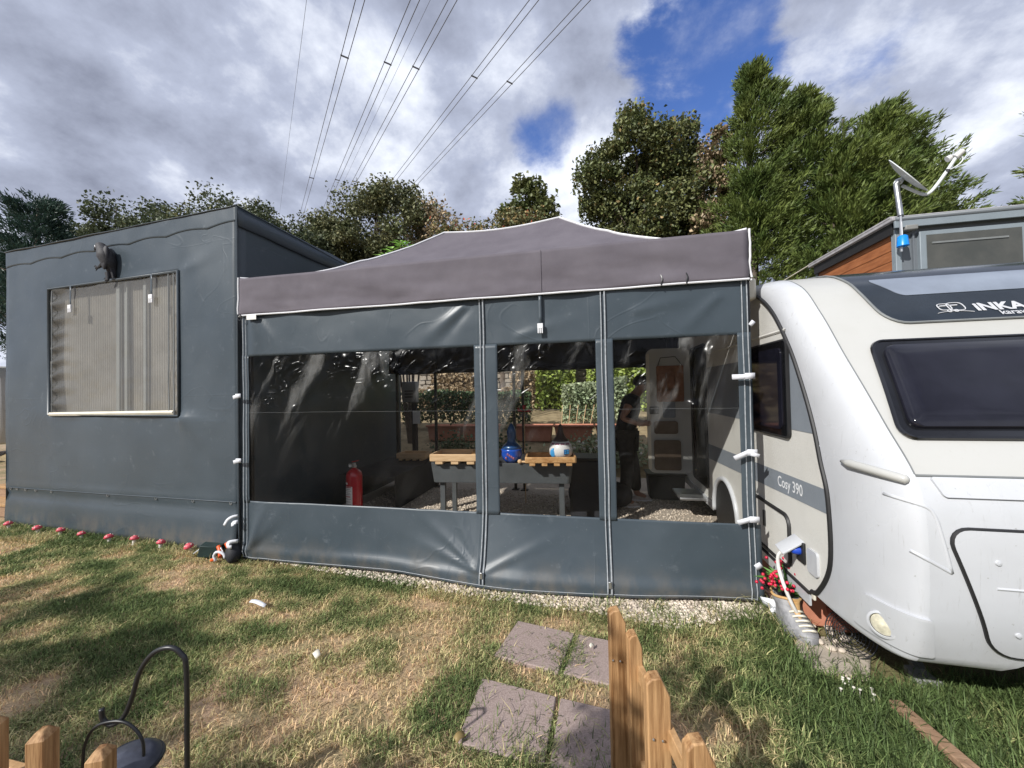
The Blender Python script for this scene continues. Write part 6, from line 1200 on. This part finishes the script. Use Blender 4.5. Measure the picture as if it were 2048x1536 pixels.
        for j in range(14): b.tube([(x + rs2.normal(0, 0.05), y, 0.0), (x + rs2.normal(0, 0.2), y + rs2.normal(0, 0.08), 0.45)], 0.006, 4)
        part(t, 'stem', b, 'bark')
        if k < 2:
            for j in range(12): part(t, 'flower', MB().ell((x + rs2.normal(0, 0.2), y - 0.14 + rs2.normal(0, 0.05), 0.5 + rs2.normal(0, 0.07)), 0.028, 8, 5), 'toad_white')
    # meter cabinet on a post with a notice
    o = thing('meter_cabinet', 'grey electricity meter cabinet on a dark post with a paper notice', 'cabinet', (-3.62, 7.3, 0.0))
    part(o, 'post', MB().box((-3.62, 7.34, 0.85), (0.09, 0.09, 1.7)), 'black_metal', bevel=0.004); part(o, 'box', MB().box((-3.66, 7.24, 1.62), (0.30, 0.14, 0.42)), 'meter_grey', bevel=0.012)
    for z in (1.52, 1.58, 1.64): part(o, 'slot', MB().box((-3.66, 7.165, z), (0.18, 0.006, 0.02)), 'rubber_black')
    part(o, 'notice', MB().box((-3.55, 7.27, 1.10), (0.16, 0.006, 0.26)), 'label_paper')
build_rear_garden()

# ------------------------------------------------------------------ power line
def build_wires():
    d = Vector((-0.70, 0.71, 0.11)).normalized(); n = Vector((0.71, 0.70, 0)).normalized(); G = 'high voltage conductors overhead'
    rows = [((-11.37, 17.57), 2, 'twin overhead power cable, the outermost of the thick ones over the tent'), ((-8.61, 18.21), 2, 'twin overhead power cable second in from the tent end'), ((-6.72, 18.65), 2, 'twin overhead power cable in the middle of the line'), ((-2.58, 19.62), 2, 'twin overhead power cable second from the linden side'), ((0.07, 20.24), 2, 'twin overhead power cable nearest the linden tree')]
    for (x, y), k, lab in rows:
        P = Vector((x, y, 22)); o = thing('power_cable', lab, 'power cable', tuple(P), G)
        for s in (-0.2, 0.2):
            part(o, 'conductor', MB().tube([P + d * q + n * s + Vector((0, 0, 1e-5 * q * q)) for q in lin(-60, 330, 26)], 0.022, 5, caps=False), 'wire', ang=180)
        for q in (7.5, 28, 55, 95): c = P + d * (q + 1.5 * x / 6); part(o, 'spacer', MB().bar(c - n * 0.24, c + n * 0.24, 0.05, 0.08), 'wire')
    for (x, y), lab in (((-14.04, 16.94), 'very thin single earth wire over the tent, apart from the cables'), ((-7.86, 18.39), 'very thin single earth wire crossing among the twin cables')):
        P = Vector((x, y, 22)) * 1.6; P.z = 34.2 if x < -10 else 34.2; dd = Vector((-0.70, 0.71, 0.16)).normalized() if x < -10 else d
        solo('earth_wire', MB().tube([P + dd * q for q in lin(-80, 330, 14)], 0.016, 4, caps=False), 'wire', lab, 'power cable', tuple(P), 'earth wires overhead', ang=180)
build_wires()

# ------------------------------------------------------------------ grey cabin with the dish
def build_cabin():
    X0, X1, Y0, Y1, ZT = 3.60, 8.2, 5.47, 7.15, 3.56
    c = thing('cabin', 'grey metal-clad cabin with an orange-brown timber end wall behind the caravan', 'cabin', (5.9, 6.3, 0))
    part(c, 'front_wall', MB().box(((X0 + X1) / 2, Y0 + 0.03, 1.74), (X1 - X0, 0.06, 3.46)), 'cladding_grey', ang=0)
    part(c, 'rear_wall', MB().box(((X0 + X1) / 2, Y1, 1.74), (X1 - X0, 0.06, 3.46)), 'cladding_grey', ang=0); part(c, 'far_end_wall', MB().box((X1, (Y0 + Y1) / 2, 1.74), (0.06, Y1 - Y0 - 0.1, 3.46)), 'cladding_grey', ang=0)
    part(c, 'end_wall', MB().box((X0 + 0.06, (Y0 + Y1) / 2, 1.74), (0.05, Y1 - Y0 - 0.1, 3.40)), 'rubber_black', ang=0)
    for k in range(27):
        z = 0.10 + k * 0.125
        part(c, 'timber_board', MB().box((X0 + 0.022, (Y0 + 0.06 + Y1) / 2, z + 0.06), (0.024, Y1 - Y0 - 0.14, 0.117)), 'cladding_wood', ang=0)
    xs = [X0 + 0.16 + 0.20 * k for k in range(22)]
    for i, x in enumerate(xs): part(c, 'standing_seam', MB().box((x, Y0 - 0.012, 1.70), (0.016, 0.03, 3.36)), 'cladding_grey')
    part(c, 'corner_post', MB().box((X0 + 0.012, Y0 + 0.015, 1.74), (0.06, 0.07, 3.42)), 'trim_grey', bevel=0.004)
    r = part(c, 'roof', MB().box(((X0 + X1) / 2, (Y0 + Y1) / 2, ZT), (X1 - X0 + 0.16, Y1 - Y0 + 0.16, 0.05)), 'roof_felt', bevel=0.008)
    part(r, 'fascia', MB().box(((X0 + X1) / 2, Y0 - 0.075, ZT - 0.075), (X1 - X0 + 0.12, 0.025, 0.085)), 'trim_grey', bevel=0.004)
    part(r, 'gutter', MB().tube([(X0 - 0.05, Y0 - 0.075, ZT - 0.012), (X1 + 0.05, Y0 - 0.075, ZT - 0.012)], 0.030, 8), 'cladding_grey', ang=180)
    part(r, 'end_fascia', MB().box((X0 - 0.02, (Y0 + Y1) / 2, ZT - 0.09), (0.03, Y1 - Y0, 0.14)), 'rubber_black'); part(r, 'end_edge_trim', MB().box((X0 - 0.06, (Y0 + Y1) / 2, ZT + 0.026), (0.05, Y1 - Y0 + 0.1, 0.02)), 'roof_felt')
    w = part(c, 'window', MB().box((4.32, Y0 - 0.02, 2.72), (1.02, 0.05, 1.34)), 'trim_grey', bevel=0.006)
    part(w, 'pane', MB().grid(lambda x, z: (x, Y0 - 0.050, z), lin(3.87, 4.77, 6), lin(2.10, 3.34, 4)), 'shed_window', ang=180); part(w, 'blind_rail', MB().box((4.28, Y0 - 0.055, 3.24), (0.72, 0.012, 0.02)), 'frame_grey')
    w2 = part(c, 'window', MB().box((5.40, Y0 - 0.02, 2.72), (1.02, 0.05, 1.34)), 'trim_grey', bevel=0.006); part(w2, 'pane', MB().box((5.40, Y0 - 0.046, 2.72), (0.9, 0.012, 1.24)), 'shed_window')
    l = part(c, 'wall_lamp', MB().box((3.705, Y0 - 0.05, 3.435), (0.13, 0.09, 0.06)), 'meter_grey', bevel=0.012)
    for k, (y, z) in enumerate(((6.25, 3.06), (6.42, 3.0), (6.7, 3.12), (6.7, 2.98))):
        part(c, 'flaked_patch', MB().ell((X0 + 0.008, y, z), (0.006, 0.04 + 0.01 * (k % 2), 0.03), 9, 6), 'sill_white')
    part(c, 'stay_cable', MB().tube([(X0 - 0.06, 7.1, ZT + 0.03), (3.45, 9.2, 3.50), (3.4, 11.3, 3.45)], 0.010, 5), 'sill_white')
    d = thing('satellite_dish', 'white satellite dish with a long feed arm on the cabin corner mast', 'satellite dish', (3.59, 5.38, 3.5))
    part(d, 'mast', MB().tube([(3.585, 5.37, 3.15), (3.59, 5.37, 3.60)], 0.014, 8), 'steel'); part(d, 'mast_top', MB().tube([(3.59, 5.37, 3.58), (3.565, 5.38, 3.96), (3.60, 5.39, 4.0)], 0.028, 10), 'steel')
    top = Vector((3.53, 5.42, 4.28)); bot = Vector((3.84, 5.33, 3.825)); ce = (top + bot) / 2; u = (top - bot).normalized(); vw = (ce - Vector((0, 0, 1.6))).normalized(); nrm = u.cross(vw).normalized(); nrm = nrm if nrm.x > 0 else -nrm; nrm = (nrm + vw * 0.03); nrm = (nrm - u * nrm.dot(u)).normalized(); q = Matrix((u, nrm.cross(u), nrm)).transposed()
    part(d, 'reflector', MB().lathe([(0.0, -0.040), (0.10, -0.036), (0.18, -0.024), (0.25, -0.006), (0.277, 0.002), (0.277, -0.006), (0.24, -0.018), (0.16, -0.038), (0.0, -0.050)], ce, 40, q, 1.0, 0.92), 'dish_white', ang=60)
    part(d, 'back_bracket', MB().bar(tuple(ce - nrm * 0.07 + u * 0.02), (3.585, 5.39, 3.97), 0.07, 0.05), 'dish_white', bevel=0.006)
    part(d, 'feed_arm', MB().tube(cr3([tuple(ce - nrm * 0.10 - u * 0.05), tuple(bot - nrm * 0.06 + u * 0.04), (3.83, 5.33, 3.785), (3.90, 5.32, 3.85), (4.02, 5.31, 4.03), (4.09, 5.30, 4.15)], 24), 0.018, 8), 'dish_white', ang=180)
    for a, b_ in (((4.085, 5.30, 4.16), (4.145, 5.28, 4.215)), ((4.04, 5.34, 4.165), (4.075, 5.33, 4.185))): part(d, 'feed_horn', MB().tube([a, b_], [0.036, 0.030], 12), 'gourd_white')
    part(d, 'feed_cable', MB().tube(cr3([(4.12, 5.29, 4.19), (4.15, 5.29, 4.12), (4.10, 5.30, 4.06), (4.02, 5.30, 4.02)], 14), 0.007, 6), 'dish_white'); part(d, 'clip', MB().tube([(4.008, 5.31, 4.0), (4.022, 5.31, 4.03)], 0.022, 8), 'rubber_black')
    b = thing('blue_bucket', 'bright blue plastic pot hung upside down on the cabin corner', 'pot', (3.60, 5.36, 3.22)); part(b, 'body', MB().lathe([(0.0, 3.21), (0.058, 3.212), (0.054, 3.225), (0.046, 3.325), (0.030, 3.338), (0.0, 3.338)], (3.595, 5.36, 0), 20), 'bucket_blue', ang=50); part(b, 'hanger', MB().tube([(3.595, 5.36, 3.335), (3.592, 5.36, 3.50)], 0.006, 6), 'steel')
build_cabin()
def build_far_caravan():
    o = thing('caravan', 'sliver of a cream caravan parked beyond the tarpaulin tent', 'caravan', (-17.3, 8.2, 0))
    part(o, 'body', MB().prism([(-1.9, 0.45), (1.85, 0.45), (2.0, 0.9), (1.9, 2.2), (1.6, 2.55), (-1.6, 2.55), (-1.95, 2.1)], lambda a, z, d: (-17.3 + a, 8.2 + d, z), -1.1, 1.1), 'caravan_cream', bevel=0.06); part(o, 'window', MB().box((-16.6, 7.08, 1.7), (1.3, 0.03, 0.6)), 'window_rim', bevel=0.01)
    for x in (-18.2, -16.4): part(o, 'wheel', MB().lathe([(0.30, -0.1), (0.30, 0.1)], (x, 7.3, 0.3), 20, Matrix.Rotation(R(90), 3, 'X')), 'rubber_black')
    part(o, 'step', MB().box((-15.9, 6.8, 0.2), (0.7, 0.4, 0.05)), 'old_wood')
    s = thing('wooden_steps', 'brown wooden steps just past the end of the tent', 'steps', (-8.3, 4.0, 0))
    for k in range(3):
        part(s, 'tread', MB().box((-8.35 - 0.05 * k, 3.9 + 0.28 * k, 0.16 + 0.16 * k), (0.9, 0.30, 0.04)), 'fence_wood_long', bevel=0.004); part(s, 'riser', MB().box((-8.35 - 0.05 * k, 3.78 + 0.28 * k, 0.07 + 0.16 * k), (0.86, 0.03, 0.14)), 'old_wood')
build_far_caravan()

# ------------------------------------------------------------------ near fence, crook, mushrooms and odds and ends
def picket(root, x, y, z1, w, th, yaw, cut, m='fence_wood'):
    """one upright board with a clipped, chamfered top"""
    q = Matrix.Rotation(R(yaw), 3, 'Z'); poly = [(-w / 2, -0.02), (w / 2, -0.02), (w / 2, z1 - cut), (w * 0.12, z1), (-w * 0.28, z1 - 0.004), (-w / 2, z1 - cut * 0.35)]
    return part(root, 'picket', MB().prism(poly, lambda a, z, d: Vector((x, y, 0)) + q @ Vector((a, d, 0)) + Vector((0, 0, z)), -th / 2, th / 2), m, ang=30, bevel=0.004)
def build_near():
    f = thing('picket_fence', 'low orange-brown picket fence stepping down beside the paving tiles', 'fence', (0.13, 1.3, 0))
    picket(f, 0.065, 1.555, 0.752, 0.062, 0.04, 12, 0.05); picket(f, 0.123, 1.50, 0.70, 0.05, 0.045, 12, 0.05)
    picket(f, 0.163, 1.235, 0.740, 0.070, 0.040, 10, 0.055); picket(f, 0.232, 1.035, 0.738, 0.072, 0.036, 10, 0.06)
    for z in (0.56, 0.22): part(f, 'rail', MB().bar((0.13, 1.545, z), (0.27, 0.92, z), 0.022, 0.06), 'fence_wood_long', bevel=0.003)
    for x, y in ((0.060, 1.528), (0.160, 1.208), (0.229, 1.010)):
        for dx in (-0.012, 0.014): part(f, 'nail_head', MB().ell((x + dx, y, 0.565), (0.004, 0.003, 0.004), 8, 5), 'steel')
    g = thing('picket_fence', 'low picket fence with square-topped posts in front of the crook', 'fence', (-1.45, 0.72, 0))
    for x, y, z, w, t_ in ((-1.600, 0.735, 0.750, 0.036, 0.036), (-1.420, 0.735, 0.748, 0.040, 0.046), (-1.220, 0.735, 0.735, 0.040, 0.044), (-1.80, 0.735, 0.74, 0.04, 0.045)):
        b = MB(); q = Matrix.Rotation(R(24), 3, 'Z'); c = Vector((x, y, 0)); rows = [(w / 2, t_ / 2, -0.02), (w / 2, t_ / 2, z - 0.018), (w / 2 - 0.012, t_ / 2 - 0.012, z)]
        vs = [c + q @ Vector((sx * a, sy * d, 0)) + Vector((0, 0, zz)) for a, d, zz in rows for sx, sy in ((-1, -1), (1, -1), (1, 1), (-1, 1))]
        b.add(vs, [(r * 4 + i, r * 4 + (i + 1) % 4, r * 4 + 4 + (i + 1) % 4, r * 4 + 4 + i) for r in range(2) for i in range(4)] + [(8, 9, 10, 11), (3, 2, 1, 0)]); part(g, 'picket', b, 'fence_wood', ang=25, bevel=0.003)
    for z in (0.545, 0.20): part(g, 'rail', MB().bar((-2.0, 0.785, z), (-1.12, 0.785, z), 0.022, 0.055), 'fence_wood_long', bevel=0.003)
    # shepherd's crook with a hanging solar lantern
    o = thing('shepherd_crook', 'black metal garden crook with a curled hook in the lawn', 'crook', (-1.227, 0.951, 0))
    pole = [(-1.222, 0.951, -0.020), (-1.224, 0.951, 0.250), (-1.227, 0.951, 0.235), (-1.226, 0.946, 0.483), (-1.222, 0.942, 0.771), (-1.237, 0.938, 0.827), (-1.272, 0.930, 0.847), (-1.321, 0.920, 0.829), (-1.360, 0.912, 0.774), (-1.384, 0.909, 0.699), (-1.409, 0.904, 0.643), (-1.444, 0.897, 0.618), (-1.470, 0.892, 0.632), (-1.475, 0.890, 0.666)]
    part(o, 'pole', MB().tube(cr3(pole, 90), 0.0068, 10), 'black_metal', ang=180)
    o = thing('hanging_lantern', 'dark solar lantern hanging by a hoop from the garden crook', 'lantern', (-1.397, 0.899, 0.380))
    part(o, 'hoop', MB().tube(cr3([(-1.522, 0.873, 0.499), (-1.513, 0.873, 0.567), (-1.483, 0.879, 0.619), (-1.431, 0.890, 0.636), (-1.387, 0.899, 0.629), (-1.352, 0.907, 0.594), (-1.342, 0.910, 0.549), (-1.349, 0.910, 0.459)], 40), 0.0042, 8), 'black_metal', ang=180)
    part(o, 'solar_cap', MB().lathe([(0.085, 0.0), (0.080, 0.016), (0.055, 0.034), (0.0, 0.044)], (-1.397, 0.899, 0.500), 26), 'solar_top', ang=50); part(o, 'globe', MB().lathe([(0.0, -0.12), (0.05, -0.11), (0.07, -0.06), (0.066, -0.02), (0.05, 0.002)], (-1.397, 0.899, 0.500), 22), 'meter_grey', ang=180)
    part(o, 'rim', MB().tube([(-1.397 + 0.086 * cos(a), 0.899 + 0.086 * sin(a), 0.500) for a in lin(0, 2 * pi * 23 / 24, 24)], 0.006, 6, closed=True), 'black_metal')
    # toadstools along the tent foot
    rs = random.Random(3); proto = None
    for k, (x, y) in enumerate(((-7.20, 3.42), (-6.57, 3.36), (-6.20, 3.35), (-5.79, 3.31), (-5.30, 3.27), (-4.97, 3.28), (-4.55, 3.24), (-4.10, 3.215))):
        lab = 'small red toadstool ornament at the tent foot, %s' % ('at the end far from the gazebo', 'seventh along from the green box', 'sixth along from the green box', 'fifth along from the green box', 'fourth along from the green box', 'third along from the green box', 'second along from the green box', 'right beside the dark green box')[k]
        if proto is None:
            proto = o = thing('toadstool', lab, 'ornament', (x, y, 0), 'red toadstools along the tent foot')
            part(o, 'stem', MB().lathe([(0.020, -0.01), (0.017, 0.03), (0.020, 0.062)], (x, y, 0), 12), 'toad_white', ang=60); cp = part(o, 'cap', MB().lathe([(0.020, 0.058), (0.040, 0.060), (0.046, 0.072), (0.036, 0.094), (0.018, 0.106), (0.0, 0.109)], (x, y, 0), 18), 'red_cap', ang=60)
            for a, r_, z in ((0.4, 0.033, 0.094), (2.2, 0.036, 0.090), (4.0, 0.035, 0.092), (5.3, 0.040, 0.084), (4.6, 0.018, 0.106)): part(cp, 'spot', MB().ell((x + r_ * cos(a), y + r_ * sin(a), z), 0.007, 8, 5), 'toad_white')
        else: o = copy_thing(proto, (x, y, 0.0), lab)
        o.rotation_euler = (rs.uniform(-0.25, 0.25), rs.uniform(-0.2, 0.35), rs.uniform(0, 6)); s = rs.uniform(0.78, 0.98); o.scale = (s, s, s)
    # clutter at the tent corner
    o = thing('battery_box', 'small dark green box lying at the tent corner', 'box', (-3.80, 3.17, 0)); part(o, 'body', MB().box((-3.80, 3.17, 0.065), (0.17, 0.12, 0.11), Matrix.Rotation(0.5, 3, 'Z') @ Matrix.Rotation(0.22, 3, 'Y')), 'bag_green', bevel=0.006); part(o, 'flap', MB().box((-3.92, 3.15, 0.07), (0.09, 0.07, 0.006), Matrix.Rotation(0.5, 3, 'Z') @ Matrix.Rotation(-0.6, 3, 'Y')), 'white_webbing')
    o = thing('ratchet_strap', 'orange and white ratchet strap ends tangled at the tent corner', 'strap', (-3.58, 3.12, 0))
    for pts, m, r_ in (([(-3.67, 3.14, 0.12), (-3.63, 3.12, 0.09), (-3.60, 3.10, 0.03)], 'orange_plastic', 0.02), ([(-3.57, 3.14, 0.16), (-3.53, 3.13, 0.12)], 'orange_plastic', 0.024), ([(-3.66, 3.06, 0.02), (-3.61, 3.05, 0.04)], 'orange_plastic', 0.016), ([(-3.60, 3.05, 0.02), (-3.62, 3.05, 0.07), (-3.58, 3.05, 0.11), (-3.52, 3.06, 0.09), (-3.50, 3.06, 0.05)], 'white_webbing', 0.013), ([(-3.62, 3.12, 0.12), (-3.58, 3.11, 0.08), (-3.55, 3.09, 0.05)], 'steel', 0.008)): part(o, 'strap_end', MB().tube(cr3(pts, 12), r_, 7), m, ang=180)
    solo('black_bag', MB().tube(cr3([(-3.46, 3.12, 0.20), (-3.44, 3.10, 0.12), (-3.42, 3.08, 0.05), (-3.40, 3.07, 0.015)], 8), [0.03, 0.05, 0.065, 0.07, 0.07, 0.06, 0.05, 0.02], 9), 'dark_fabric', 'crumpled black cloth at the foot of the gazebo leg', 'cloth', (-3.43, 3.09, 0.0), ang=180)
    for (x0, y0, x1, y1, w, m, lab, nm, cat) in ((-2.60, 2.475, -2.435, 2.445, 0.028, 'white_webbing', 'white plastic strip lying on the lawn', 'plastic_strip', 'litter'), (-1.70, 2.06, -1.65, 2.03, 0.035, 'sill_white', 'scrap of pale yellow paper on the lawn', 'paper_scrap', 'litter'), (-0.645, 1.655, -0.615, 1.70, 0.03, 'leaf_autumn', 'curled brown dead leaf at the paving tile corner', 'dead_leaf', 'leaf'), (-0.06, 2.40, -0.035, 2.43, 0.016, 'sill_white', 'pale chip of gravel on the paving tile', 'stone_chip', 'stone')):
        a = Vector((x0, y0, 0)); b_ = Vector((x1, y1, 0)); t = (b_ - a).normalized(); n = Vector((-t.y, t.x, 0))
        solo(nm, MB().grid(lambda u, v: a + (b_ - a) * u + n * (v - 0.5) * w * (0.75 + 0.25 * sin(pi * u)) + Vector((0, 0, 0.034 + 0.008 * sin(u * 4) + 0.012 * v)), lin(0, 1, 5), [0, 0.5, 1]), m, lab, cat, (x0, y0, 0.02), ang=180, thick=0.002)
    for k in range(9):
        x, y = rs.uniform(1.16, 1.34), rs.uniform(2.24, 2.36); solo('white_flower', MB().ell((x, y, 0.065), (0.008, 0.008, 0.005), 8, 5).tube([(x, y, 0.0), (x, y, 0.062)], 0.0015, 4), 'toad_white', 'tiny white clover flower in the lawn by the caravan', 'flower', (x, y, 0.0), 'white flowers in the lawn')
build_near()
